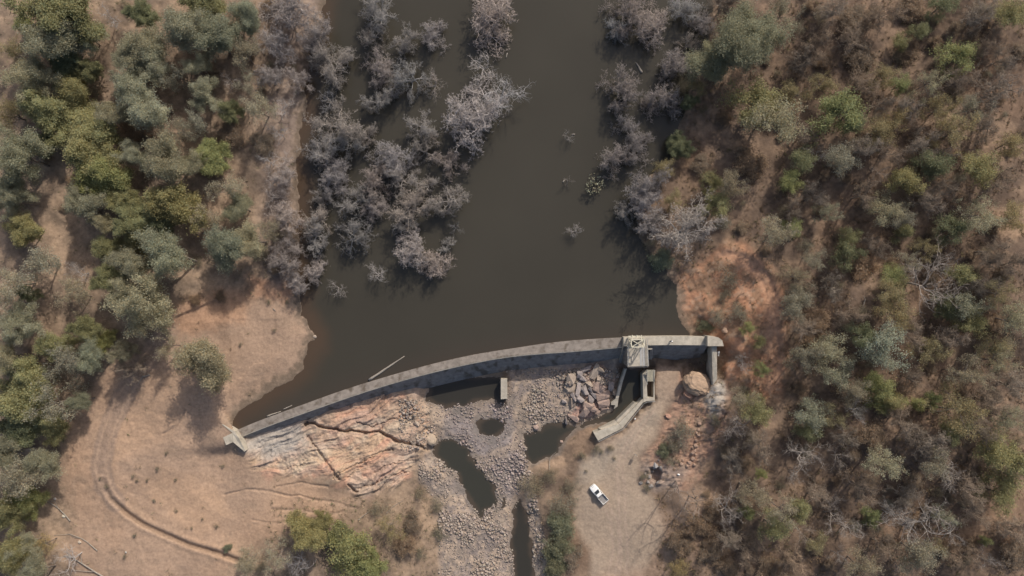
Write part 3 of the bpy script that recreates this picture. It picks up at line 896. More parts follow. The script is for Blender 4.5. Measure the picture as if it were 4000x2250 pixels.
railing(mb, [P(2453, 1431, ZR + .12), P(2531, 1429, ZR + .12)], .12, 1.2, (1,), .05)
tb(mb, "toe_board", M_GALV)
mb = MB()
mb.prism([P(2527, 1361, 2.0), P(2547, 1360, 2.0), P(2547, 1365, 2.0), P(2527, 1366, 2.0)], 1.8)
tb(mb, "landing", M_CONC_NEW)
mb = MB()
a, b = P(2546, 1362, 2.0), P(2542.5, 1404, -2.4)
for dx in (-.22, .22):
    mb.bar(a + Vector((dx, 0, 0)), b + Vector((dx, 0, 0)), .07)
for k in range(14):
    q = a.lerp(b, k / 13)
    mb.bar(q - Vector((.22, 0, 0)), q + Vector((.22, 0, 0)), .05)
tb(mb, "ladder", M_GALV)

# ------------------------------------------------------------------ outlet channel walls, sump, stair, railing
chan = tag(empty("outlet_channel", P(2470, 1560, -3.1)), "cranked concrete channel walls leading the outlet water past the sandy yard", "channel wall")
CO = Vector(chan.location)
def cb(top_, zb, name, mat=M_CONC_NEW, bevel=.04):
    m = MB()
    m.prism(top_, zb)
    m.v = [Vector(v) - CO for v in m.v]
    return m.build(name, mat, chan, bevel)
ZW = -3.1
cb([P(*p, ZW) for p in ((2510, 1462), (2526, 1447), (2526, 1490), (2529, 1553), (2513, 1557))], -8, "side_wall")
cb([P(*p, ZW - .1) for p in ((2555, 1446), (2560, 1446), (2556.5, 1486), (2558, 1552), (2552, 1552))], -7.5, "sump_wall")
cb([P(*p, ZW - .02) for p in ((2513, 1557.5), (2529.5, 1553.2), (2558, 1552.5), (2558, 1565), (2527, 1567), (2512, 1573))], -8, "sump_end_wall")
cb([P(*p, ZW - .05) for p in ((2511, 1557.6), (2512, 1573.2), (2432, 1673), (2416, 1655))], -8, "angled_wall")
cb([P(*p, ZW - .65) for p in ((2480, 1572), (2487, 1576), (2497, 1570), (2418, 1655), (2407, 1645), (2413, 1638))], -8, "ledge")
cb([P(*p, ZW - .1) for p in ((2415.6, 1655.4), (2431.7, 1673.4), (2336, 1722), (2318, 1691))], -8, "lower_wall")
cb([P(*p, ZW - .75) for p in ((2407, 1645.4), (2418, 1655.6), (2360, 1679), (2340, 1676))], -8, "apron")
cb([P(2441, 1440, -3.5), P(2449, 1440, -3.5), P(2432, 1495, -3.9), P(2421, 1495, -3.9)], -8, "pier_wall")
cb([P(2420.5, 1495.6, -4.05), P(2432, 1495.6, -4.05), P(2416, 1558, -4.5), P(2404, 1558, -4.5)], -8, "nose_wall")
cb([P(2403.6, 1558.6, -4.55), P(2416, 1558.6, -4.55), P(2412, 1588, -4.8), P(2397, 1599, -5.1), P(2403, 1583, -4.8), P(2387, 1582, -4.8), P(2386, 1573, -4.7)], -8, "wing_toe")
mb = MB()
zr = ZW - .02
railing(mb, [P(2557, 1566.5, zr), P(2528, 1568, zr), P(2513, 1574.5, zr), P(2433, 1674, zr), P(2338, 1722, zr)], 1.05, 1.9, (1, .55), .055)
mb.v = [Vector(v) - CO for v in mb.v]
mb.build("wall_railing", M_GALV, chan)
mb = MB()
railing(mb, [P(2524, 1450, ZW), P(2526.5, 1500, ZW)], 1.05, .5, (1, .5), .05)
mb.v = [Vector(v) - CO for v in mb.v]
mb.build("stair_railing", M_GALV, chan)

stair = tag(empty("steel_stair", P(2540, 1468, -3.1)), "flight of pale steel treads beside the sump at the channel head", "stair")
SO = Vector(stair.location)
for u in (2527, 2554.5):
    mb = MB()
    mb.bar(P(u, 1444, -1.9) - SO, P(u + .8, 1490, -3.1) - SO, .1, .25)
    mb.build("stringer", M_GALV, stair)
for k in range(13):
    t_ = k / 12
    z = -1.88 - 1.2 * t_
    v = 1446 + 42 * t_
    mb = MB()
    mb.bar(P(2527, v, z) - SO, P(2554.5, v, z) - SO, .11, .05)
    mb.build("tread", M_STEEL, stair)

# ------------------------------------------------------------------ the pickup
def pickup():
    c = G(2338, 1926)
    d = Vector((P(2312, 1896, c.z) - P(2366, 1958, c.z)))
    o = tag(empty("pickup_truck", c, math.atan2(d.y, d.x)), "white single-cab pickup parked on the bare sandy yard below the dam", "pickup")
    st = [(2.66, .60, .45, .72), (2.60, .78, .38, .90), (2.38, .87, .34, 1.00), (1.8, .915, .32, 1.06), (1.15, .925, .32, 1.12), (.4, .925, .32, 1.14), (-.38, .92, .34, 1.14)]
    mb = MB()
    rings = []
    for x, w, zb, zt in st:
        cr = .03 if x > 1 else 0
        rings.append([(x, -w * .94, zb), (x, -w, zb + .2), (x, -w, zt - .16), (x, -w * .90, zt - .03), (x, -w * .5, zt + cr), (x, w * .5, zt + cr), (x, w * .90, zt - .03), (x, w, zt - .16), (x, w, zb + .2), (x, w * .94, zb)])
    n = 10
    vs = [p for r in rings for p in r]
    fs = [(i * n + j, (i + 1) * n + j, (i + 1) * n + (j + 1) % n, i * n + (j + 1) % n) for i in range(len(rings) - 1) for j in range(n)]
    mb.add(vs, fs + [tuple(range(n))[::-1], tuple((len(rings) - 1) * n + j for j in range(n))])
    mb.build("body", M_WHITE, o, sm=False)
    mb = MB()
    xb = (1.18, .98, -.30, -.37); xt = (.42, .30, -.22, -.30)
    wb, wt, zb, zt = .86, .70, 1.10, 1.74
    base = [(1.18, -wb * .86, zb), (.95, -wb, zb), (-.37, -wb, zb), (-.37, wb, zb), (.95, wb, zb), (1.18, wb * .86, zb)]
    topv = [(.42, -wt * .86, zt - .03), (.30, -wt, zt - .02), (-.29, -wt, zt - .01), (-.29, wt, zt - .01), (.30, wt, zt - .02), (.42, wt * .86, zt - .03)]
    roof = [(.34, -wt * .55, zt + .03), (.30, -wt * .7, zt + .03), (-.24, -wt * .7, zt + .04), (-.24, wt * .7, zt + .04), (.30, wt * .7, zt + .03), (.34, wt * .55, zt + .03)]
    fs = [(j, (j + 1) % 6, 6 + (j + 1) % 6, 6 + j) for j in range(6)] + [(6 + j, 6 + (j + 1) % 6, 12 + (j + 1) % 6, 12 + j) for j in range(6)] + [(12, 13, 14, 15, 16, 17), (5, 4, 3, 2, 1, 0)]
    mb.add(base + topv + roof, fs)
    cab = mb.build("cab", M_WHITE, o)
    def pane(name, q, off):
        m = MB()
        q = [Vector(p) for p in q]
        nn = (q[1] - q[0]).cross(q[2] - q[0]).normalized()
        cen = sum(q, Vector()) / len(q)
        if nn.dot(cen - Vector((.3, 0, 1.3))) < 0: nn = -nn
        a_ = [cen + (p - cen) * .92 + nn * off for p in q]
        b_ = [p - nn * .03 for p in a_]
        k = len(q)
        m.add(a_ + b_, [tuple(range(k)), tuple(range(2 * k - 1, k - 1, -1))] + [(i, k + i, k + (i + 1) % k, (i + 1) % k) for i in range(k)])
        m.build(name, M_GLASS, o)
    pane("windscreen", [base[0], base[5], topv[5], topv[0]], .012)
    pane("rear_window", [(-.37, -.72, 1.22), (-.37, .72, 1.22), (-.29, .6, 1.66), (-.29, -.6, 1.66)], .012)
    pane("side_window", [(.92, -wb, 1.13), (-.30, -wb, 1.13), (-.25, -wt, 1.68), (.30, -wt, 1.68)], .012)
    pane("side_window", [(.92, wb, 1.13), (-.30, wb, 1.13), (-.25, wt, 1.68), (.30, wt, 1.68)], .012)
    mb = MB()
    mb.box((-1.53, -.885, .82), (2.22, .07, .66)); mb.box((-1.53, .885, .82), (2.22, .07, .66))
    mb.box((-2.66, 0, .82), (.06, 1.84, .66)); mb.box((-.44, 0, .84), (.06, 1.69, .68))
    mb.build("tray", M_WHITE, o, bevel=.02)
    mb = MB()
    mb.box((-1.55, 0, .60), (2.14, 1.69, .08))
    for k in range(9):
        mb.box((-1.55, -.72 + k * .18, .648), (2.1, .05, .02))
    mb.box((-1.3, -.70, .74), (.75, .22, .2)); mb.box((-1.3, .70, .74), (.75, .22, .2))
    mb.build("tray_floor", M_LINER, o)
    mb = MB()
    mb.tube([(-.47, -.86, 1.15), (-.47, -.82, 1.5), (-.47, .82, 1.5), (-.47, .86, 1.15)], [.035] * 4, 6)
    mb.build("sports_bar", M_DARK, o)
    for y in (-1, 1):
        mb = MB()
        mb.box((1.02, y * 1.02, 1.22), (.12, .22, .2)); mb.bar((1.02, y * .86, 1.14), (1.02, y * .98, 1.18), .06)
        mb.build("mirror", M_DARK, o, bevel=.02)
        mb = MB()
        mb.box((2.53, y * .66, .80), (.18, .26, .17))
        mb.build("headlight", M_LAMP, o, bevel=.03)
        mb = MB()
        mb.box((-2.68, y * .82, .85), (.06, .14, .36))
        mb.build("tail_light", M_REDL, o)
        for x in (1.72, -1.45):
            mb = MB()
            mb.tube([(x, y * .66, .37), (x, y * .70, .37), (x, y * .90, .37), (x, y * .935, .37)], [.32, .37, .37, .32], 18)
            w_ = mb.build("wheel", M_TYRE, o)
            mb = MB()
            mb.tube([(x, y * .90, .37), (x, y * .945, .37)], [.21, .19], 14)
            mb.build("rim", M_GALV, w_)
    mb = MB()
    mb.box((2.60, 0, .74), (.14, .90, .16)); mb.box((2.36, 0, 1.045), (.05, .7, .03))
    mb.build("grille", M_DARK, o)
    for bc, bs in (((2.62, 0, .48), (.2, 1.5, .2)), ((-2.74, 0, .46), (.14, 1.6, .16))):
        mb = MB()
        mb.box(bc, bs)
        mb.build("bumper", M_WHITE, o, bevel=.04)
pickup()

# ------------------------------------------------------------------ sign, log, driftwood, litter
c = G(2480, 1772)
sg = tag(empty("warning_sign", c), "tall notice board on a single post by the sandy yard edge", "sign")
mb = MB(); mb.tube([(0, 0, -.2), (0, 0, 2.35)], [.05, .05], 8); mb.build("post", M_GALV, sg)
mb = MB(); mb.box((0, -.06, 1.75), (.72, .04, 1.15), Matrix.Rotation(math.radians(-25), 3, 'Z')); mb.build("board", M_SIGN, sg)
for z_ in (1.45, 2.05):
    mb = MB(); mb.bar((-.3, -.02 + .14, z_), (.3, -.28 + .14, z_), .04); mb.build("back_rail", M_DARK, sg)

def log(name, pts, radii, mat, label, cat, group=None, k=8):
    m = MB()
    pts = [Vector(p) for p in pts]
    o_ = pts[0].copy()
    pp, rr = [], []
    for i in range(len(pts) - 1):
        for t_ in np.linspace(0, 1, 4)[:-1]:
            pp.append(pts[i].lerp(pts[i + 1], t_) - o_ + Vector(rng.normal(0, .02, 3)))
            rr.append((radii[i] * (1 - t_) + radii[i + 1] * t_) * rng.uniform(.9, 1.1))
    pp.append(pts[-1] - o_); rr.append(radii[-1])
    m.tube(pp, rr, k)
    o = m.build(name, mat, None, sm=True)
    o.location = o_
    return tag(o, label, cat, group)
log("floating_log", [P(1441, 1484, .12), P(1480, 1459, .12), P(1530, 1425, .1), P(1580, 1391, .02)], [.32, .27, .2, .08], M_WOODGREY, "long straight pale log floating against the dam crest", "log")
log("driftwood", [P(1043, 1626, .1), P(1068, 1617, .12), P(1098, 1607, .1)], [.2, .17, .07], M_WOODGREY, "short pale driftwood branch lying along the crest near the wing wall", "driftwood")
log("driftwood", [P(1106, 1599, .08), P(1120, 1593, .08), P(1141, 1583, .05)], [.1, .15, .07], M_WOODGREY, "thin broken driftwood stick further along the crest from the wing wall", "driftwood")
log("driftwood", [P(2483, 243, .1), P(2496, 262, .12), P(2507, 284, .1)], [.06, .22, .3], M_WOODGREY, "grey stump of driftwood floating in dark shade of the lakeside trees", "driftwood")
log("driftwood", [P(2411, 281, .1), P(2418, 290, .12), P(2424, 298, .1)], [.1, .16, .1], M_WOODGREY, "short driftwood stick beside the dense pale bush in the water", "driftwood")
log("driftwood", [P(1976, 226, .1), P(1982, 207, .15)], [.1, .13], M_WOODGREY, "small pale stick floating alone in the open channel near the top", "driftwood")
log("driftwood", [P(2234, 525, .1), P(2246, 524, .1)], [.12, .12], M_WOODGREY, "small pale stub beside submerged twigs in the open water", "driftwood")
log("driftwood", [P(2199, 712, .1), P(2205, 703, .1)], [.14, .12], M_WOODGREY, "small pale stub of wood floating near the leafy water plant", "driftwood")
def fallen(pts, r, label, z=.2, branches=()):
    q = [G(u, v, z) for u, v in pts]
    r *= .7
    rr = [r * (1 - .7 * i / (len(q) - 1)) for i in range(len(q))]
    m = MB()
    o_ = q[0].copy()
    m.tube([p - o_ for p in q], rr, 7)
    o = tag(empty("fallen_branch", o_), label, "dead branch")
    m.build("stem", M_WOODGREY, o)
    for bp in branches:
        m = MB()
        bq = [G(u, v, z) - o_ for u, v in bp]
        m.tube(bq, [r * .45 * (1 - .6 * i / (len(bq) - 1)) for i in range(len(bq))], 5)
        m.build("side_branch", M_WOODGREY, o)
fallen([(276, 2034), (255, 2008), (228, 1982), (195, 1960), (165, 1952)], .2, "forked dead branch on pale ground beside a small white rock", .25, ([(228, 1982), (218, 1958), (195, 1955)], [(195, 1960), (170, 1948), (140, 1966)]))
fallen([(382, 2150), (345, 2118), (320, 2102), (275, 2085), (212, 2090)], .17, "long bent dead branch on bare dirt above the red scar", .2, ([(320, 2102), (290, 2098), (270, 2082)],))
fallen([(425, 2262), (375, 2232), (325, 2200), (280, 2172), (250, 2168)], .3, "thick fallen bleached tree at the bottom edge of the dirt flat", .35, ([(325, 2200), (318, 2170), (308, 2160)], [(375, 2232), (320, 2228), (260, 2222)], [(280, 2172), (262, 2150)]))
fallen([(588, 1463), (560, 1470), (548, 1490), (542, 1502)], .22, "dark fork of dead wood under the small bare tree", .3, ([(588, 1463), (570, 1455), (558, 1450)],))
fallen([(1400, 2030), (1425, 2010), (1455, 1988)], .14, "pale dead stick lying below the folded rock slab", .2)
fallen([(1510, 2004), (1535, 1978), (1575, 1954)], .12, "thin dead stick beside the grassy gravel bank", .2)
fallen([(2146, 1835), (2147, 1795), (2155, 1778), (2172, 1764)], .12, "curved grey branch overhanging the outlet pool edge", .5)
fallen([(3363, 1210), (3375, 1170), (3369, 1155)], .18, "short leaning dead trunk in the brown forest gap", .6)
fallen([(1068, 1960 - 750 - 4), (1078, 1216)], .14, "short pale stick lying on the point of the sandy bank", .15)
c = G(2650, 1853)
m_ = MB()
m_.tube([(-.35, .12, .1), (-.1, .04, .16), (.2, -.06, .16), (.36, -.14, .08)], [.03, .2, .2, .05], 8)
o = m_.build("plastic_drum", M_PLASTIC, None, sm=True); o.location = c
tag(o, "small white plastic container lying among rubble behind the sign", "container")

# ------------------------------------------------------------------ people
def person(name, c, rz, label, pose, shirt, trousers, hold=None):
    o = tag(empty(name, c, rz), label, "person")
    def skin(nm, joints, edges, mat, root, sub=1):
        me = bpy.data.meshes.new(nm)
        keys = list(joints)
        me.from_pydata([joints[k][0] for k in keys], [(keys.index(a), keys.index(b)) for a, b in edges], [])
        ob = bpy.data.objects.new(nm, me)
        COL.objects.link(ob)
        sk = ob.modifiers.new("skin", 'SKIN')
        for k, d in zip(keys, me.skin_vertices[0].data):
            r = joints[k][1]
            d.radius = (r, r) if not isinstance(r, tuple) else r
            d.use_root = (k == root)
        ss = ob.modifiers.new("sub", 'SUBSURF'); ss.levels = sub; ss.render_levels = sub
        dg = bpy.context.evaluated_depsgraph_get()
        m2 = bpy.data.meshes.new_from_object(ob.evaluated_get(dg))
        m2.name = nm
        ob.modifiers.clear()
        ob.data = m2
        m2.materials.clear(); m2.materials.append(mat)
        for p in m2.polygons: p.use_smooth = True
        ob.parent = o
        return ob
    J = dict(pel=((0, 0, .95), .13), sp=((0, .01, 1.12), .12), ch=((.0, .02, 1.33), .15), nk=((0, .03, 1.48), .055), hd=((0, .05, 1.56), .085), cr=((0, .05, 1.68), .085), nose=((0, .155, 1.585), .015),
             lh=((-.10, 0, .90), .09), rh=((.10, 0, .90), .09), lk=((-.14, .03, .48), .06), rk=((.15, .02, .48), .06), la=((-.16, -.02, .08), .045), ra=((.18, -.02, .08), .045), lt=((-.17, .14, .04), .04), rt=((.20, .14, .04), .04),
             ls=((-.18, .02, 1.40), .065), rs=((.18, .02, 1.40), .065))
    J.update(pose)
    E = [('pel', 'sp'), ('sp', 'ch'), ('ch', 'nk'), ('nk', 'hd'), ('hd', 'cr'), ('hd', 'nose'), ('pel', 'lh'), ('pel', 'rh'), ('lh', 'lk'), ('lk', 'la'), ('la', 'lt'), ('rh', 'rk'), ('rk', 'ra'), ('ra', 'rt'),
         ('ch', 'ls'), ('ch', 'rs'), ('ls', 'le'), ('le', 'lw'), ('rs', 're'), ('re', 'rw')]
    for s_ in 'lr':
        w = Vector(J[s_ + 'w'][0]); e = Vector(J[s_ + 'e'][0])
        d = (w - e).normalized()
        sx = d.cross(Vector((0, 0, 1)))
        sx = sx.normalized() if sx.length > .1 else Vector((1, 0, 0))
        up_ = sx.cross(d)
        pm = w + d * .05
        J[s_ + 'p'] = (tuple(pm), (.035, .018)); E.append((s_ + 'w', s_ + 'p'))
        for q, (off, ln) in enumerate(((-.03, .075), (-.01, .085), (.01, .08), (.03, .065))):
            k1, k2 = pm + sx * off + d * ln * .5, pm + sx * off * 1.1 + d * ln - up_ * .025
            J[f'{s_}f{q}'] = (tuple(k1), .009); J[f'{s_}g{q}'] = (tuple(k2), .008)
            E += [(s_ + 'p', f'{s_}f{q}'), (f'{s_}f{q}', f'{s_}g{q}')]
        th = w + d * .03 + sx * (.045 if s_ == 'l' else -.045)
        J[s_ + 'h1'] = (tuple(th), .01); J[s_ + 'h2'] = (tuple(th + d * .04), .009)
        E += [(s_ + 'w', s_ + 'h1'), (s_ + 'h1', s_ + 'h2')]
    skin("body", J, E, M_SKIN, 'pel')
    grow = lambda k, a: (J[k][0], (J[k][1] if not isinstance(J[k][1], tuple) else J[k][1][0]) + a)
    JS = {k: grow(k, .022) for k in ('pel', 'sp', 'ch', 'ls', 'rs', 'le', 're')}
    skin("shirt", JS, [('pel', 'sp'), ('sp', 'ch'), ('ch', 'ls'), ('ch', 'rs'), ('ls', 'le'), ('rs', 're')], shirt, 'pel')
    JT = {k: grow(k, .03) for k in ('pel', 'lh', 'rh', 'lk', 'rk', 'la', 'ra')}
    skin("trousers", JT, [('pel', 'lh'), ('pel', 'rh'), ('lh', 'lk'), ('lk', 'la'), ('rh', 'rk'), ('rk', 'ra')], trousers, 'pel')
    hp = Vector(J['cr'][0])
    m = MB()
    m.tube([hp + Vector((0, 0, -.01)), hp + Vector((0, 0, .005)), hp + Vector((0, 0, .01)), hp + Vector((0, -.005, .08)), hp + Vector((0, -.005, .11))], [.2, .2, .115, .105, .05], 16)
    m.build("hat", M_HAT, o, sm=True)
    for s_ in (-1, 1):
        m = MB()
        m.tube([hp + Vector((s_ * .033, .07, -.055)), hp + Vector((s_ * .033, .082, -.055))], [.012, .008], 8)
        m.build("eye", M_DARK, o)
    if hold:
        m = MB(); m.box(hold, (.2, .12, .05)); m.build("handset", M_DARK, o, bevel=.01)
arms_fwd = dict(le=((-.24, .10, 1.14), .045), re=((.24, .10, 1.14), .045), lw=((-.10, .32, 1.16), .03), rw=((.10, .32, 1.16), .03))
arms_rail = dict(le=((-.28, .08, 1.18), .045), re=((.26, .0, 1.13), .045), lw=((-.22, .30, 1.06), .03), rw=((.27, .10, .90), .03))
person("person", P(2619, 1331, ZR), math.radians(200), "person in white hat and dark clothes standing on the dam crest", dict(arms_fwd), M_CLOTH, M_CLOTH, (0, .43, 1.17))
person("person", G(2477, 1632), math.radians(40), "person in white hat standing beside the channel wall railing", dict(arms_rail), M_SHIRT, M_CLOTH)

# ------------------------------------------------------------------ rocks
def rock_mesh(seed, blocky):
    r = np.random.default_rng(seed)
    bm = bmesh.new()
    n = 14 if blocky else 26
    for _ in range(n):
        p = r.normal(0, 1, 3)
        p /= np.linalg.norm(p)
        if blocky:
            p = np.sign(p) * np.abs(p) ** .45
            p *= r.uniform(.75, 1, 3)
        else:
            p *= r.uniform(.85, 1.0)
        bm.verts.new(p)
    h = bmesh.ops.convex_hull(bm, input=bm.verts)
    bmesh.ops.delete(bm, geom=list({g for g in h['geom_interior'] + h['geom_unused'] if isinstance(g, bmesh.types.BMVert)}), context='VERTS')
    bmesh.ops.bevel(bm, geom=bm.edges[:], offset=(.03 if blocky else .06), segments=1, affect='EDGES')
    bmesh.ops.recalc_face_normals(bm, faces=bm.faces)
    me = bpy.data.meshes.new("rock")
    bm.to_mesh(me)
    bm.free()
    ca = me.color_attributes.new("Col", 'FLOAT_COLOR', 'POINT')
    ca.data.foreach_set("color", np.tile(np.array([1, 1, 1, 1], np.float32), len(me.vertices)))
    me.materials.append(M_ROCK)
    return me
ROCKS_B = [rock_mesh(900 + i, True) for i in range(7)]
ROCKS_R = [rock_mesh(950 + i, False) for i in range(6)]

def big_mesh():
    from mathutils import noise
    bm = bmesh.new()
    bmesh.ops.create_icosphere(bm, subdivisions=5, radius=1)
    for v_ in bm.verts:
        d = v_.co.normalized()
        q = Vector([math.copysign(abs(t_) ** .6, t_) for t_ in d])
        f = 1 + .16 * noise.fractal(d * 1.3 + Vector((3, 1, 7)), 1, 2, 3) + .05 * noise.fractal(d * 4.5, .8, 2, 4) - .05 * abs(noise.noise(d * 2.2 + Vector((9, 2, 2))))
        v_.co = q.normalized() * f * (.85 + .15 * q.length)
    me = bpy.data.meshes.new("boulder")
    bm.to_mesh(me)
    bm.free()
    ca = me.color_attributes.new("Col", 'FLOAT_COLOR', 'POINT')
    ca.data.foreach_set("color", np.ones(4 * len(me.vertices), np.float32))
    me.materials.append(M_ROCK)
    return me
BIG = big_mesh()

def place_rock(u, v, a, b, ang, blocky, col, hgt, label, group, name="boulder", sink=.25):
    me = (ROCKS_B if blocky else ROCKS_R)[int(rng.integers(0, 6))]
    if a > 55:
        me = BIG
    o = bpy.data.objects.new(name, me)
    COL.objects.link(o)
    g = G(u, v)
    o.scale = (a * S, b * S, hgt)
    o.location = g + Vector((0, 0, hgt * (1 - 2 * sink) * .8))
    o.rotation_euler = (rng.normal(0, .18), rng.normal(0, .18), math.radians(-ang) + rng.normal(0, .1))
    k = rng.uniform(.85, 1.12)
    o.color = (col[0] * k, col[1] * k, col[2] * k, 1)
    return tag(o, label, "boulder", group)
TAN, PINK, GREY = (.345, .28, .225), (.34, .25, .205), (.29, .25, .232)
BL = [(2288, 1438, 24, 10, -25, GREY), (2324, 1454, 32, 13, -55, TAN), (2350, 1442, 15, 12, 10, TAN), (2232, 1482, 17, 20, 10, TAN), (2228, 1514, 20, 18, -20, TAN), (2261, 1462, 11, 13, 0, GREY), (2279, 1477, 14, 12, 20, GREY),
      (2257, 1520, 9, 24, 8, GREY), (2286, 1526, 18, 14, 60, GREY), (2346, 1487, 18, 15, 30, TAN), (2340, 1516, 22, 17, 20, PINK), (2350, 1545, 27, 17, -15, PINK), (2383, 1508, 12, 16, 5, GREY), (2398, 1528, 10, 16, 10, TAN),
      (2245, 1551, 17, 12, 40, GREY), (2205, 1566, 10, 9, 0, GREY), (2234, 1574, 14, 17, 30, TAN), (2309, 1557, 12, 18, 10, GREY), (2297, 1583, 20, 11, 15, PINK), (2282, 1606, 14, 25, 25, PINK), (2310, 1594, 23, 9, 22, PINK),
      (2330, 1607, 13, 10, 20, PINK), (2241, 1626, 11, 23, -40, PINK), (2212, 1642, 5, 16, 5, GREY), (2354, 1576, 23, 15, -10, PINK), (2362, 1592, 16, 9, -20, PINK), (2310, 1520, 12, 10, 30, GREY), (2266, 1560, 16, 9, 30, GREY), (2300, 1500, 9, 18, -35, TAN), (2322, 1538, 9, 16, -30, GREY)]
cn = {TAN: 'tan', PINK: 'reddish', GREY: 'grey'}
for u, v, a, b, an, cc in BL:
    place_rock(u, v, a * 1.4, b * 1.4, an, True, cc, rng.uniform(.6, 1.15), f"{cn[cc]} angular block in the jumbled rock pile beside the outlet channel", f"{cn[cc]} blocks of the rock pile by the outlet", sink=.3)
ROW = [(2731, 1631, 5), (2732, 1655, 10), (2727, 1678, 9), (2728, 1699, 9), (2720, 1690, 7), (2718, 1720, 10), (2714, 1740, 9), (2706, 1747, 8), (2722, 1744, 7), (2705, 1768, 10), (2714, 1760, 7), (2706, 1792, 12), (2711, 1815, 9), (2692, 1806, 11), (2662, 1812, 11), (2667, 1798, 7), (2655, 1757, 5), (2717, 1775, 6), (2684, 1820, 8)]
for u, v, r in ROW:
    place_rock(u, v, r, r * rng.uniform(.7, 1.1), rng.uniform(0, 180), False, (.36, .25, .19), r * S * .7, "rounded reddish boulder in the row along the upper edge of the yard bank", "boulders in a row above the yard")
for u, v, r, cc, lab in ((2722, 1497, 57, (.40, .285, .20), "huge smooth tan boulder standing below the raised dam section"), (1683, 1716, 32, (.38, .30, .225), "broad tan boulder at the tail of the rock slab beside the long pool"),
                         (2194, 1725, 10, PINK, "single boulder on the point of the outlet pool"), (2093, 1669, 15, (.40, .30, .25), "pale rounded boulder at the head of the outlet pool"), (2373, 1637, 8, TAN, "pale rock tilted in the channel mouth"),
                         (1230, 1315, 9, TAN, "pale rock on the tip of the sandy point"), (2560, 1819, 14, (.36, .34, .33), "pale grey slab on the dark hollow beside the yard"), (2830, 1290, 17, (.42, .29, .21), "tan rock standing behind the dam end block"),
                         (1631, 1655, 14, TAN, "blocky rock by the crevice at the slab end"), (1616, 1728, 15, TAN, "light rock at the foot of the slab by the crevice"), (2690, 1538, 26, (.36, .22, .16), "reddish rock wedged under the huge tan boulder"),
                         (2610, 1690 - 65, 16, (.33, .2, .15), "dark red rock jutting from the yard bank above the channel"), (250, 2016, 9, (.5, .45, .36), "small white rock beside the forked dead branch"), (312, 2117, 8, (.5, .42, .33), "small white rock above the red scar"), (215, 1948, 7, (.5, .45, .4), "small pale rock at the upper tip of the forked branch"), (492, 2157, 5, (.5, .47, .42), "tiny white rock alone on the dirt flat")):
    place_rock(u, v, r, r * .8, rng.uniform(0, 60) if r < 55 else 20, r in (8, 14, 26, 16), cc, r * S * (.55 if r < 40 else .62), lab, None, sink=.35 if r < 55 else .28)
for u, v, r in ((2581, 1826, 9), (2573, 1797, 5), (2545, 1840, 10), (2556, 1826, 8), (2503, 1886, 11), (2541, 1900, 14), (2531, 1882, 10), (2520, 1850, 6), (2536, 1862, 9), (2570, 1885, 10)):
    place_rock(u, v, r, r * .8, rng.uniform(0, 180), False, (.29, .26, .24), r * S * .6, "grey rock in the jumble around the dark hollow beside the yard", "grey rocks round the hollow by the yard")
for u, v, r in ((2183, 1545, 9), (2189, 1512, 7), (2160, 1497, 8), (2120, 1530, 6), (2150, 1560, 6), (2098, 1560, 7), (2175, 1590, 5), (2060, 1600, 6), (2130, 1620, 5), (2020, 1640, 6), (2044, 1745, 7), (2060, 1772, 8), (2020, 1760, 7), (2050, 1800, 6), (2032, 1885, 8), (2092, 1880, 7), (2020, 1925, 7), (2070, 1970, 11), (1990, 1760, 5), (1960, 1770, 5), (1975, 1830, 5), (1940, 1860, 4)):
    place_rock(u, v, r, r * .75, rng.uniform(0, 180), True, (.33, .27, .24), r * S * .55, "loose stone block lying on the gravel bars between the pools", "larger stones on the gravel bars")
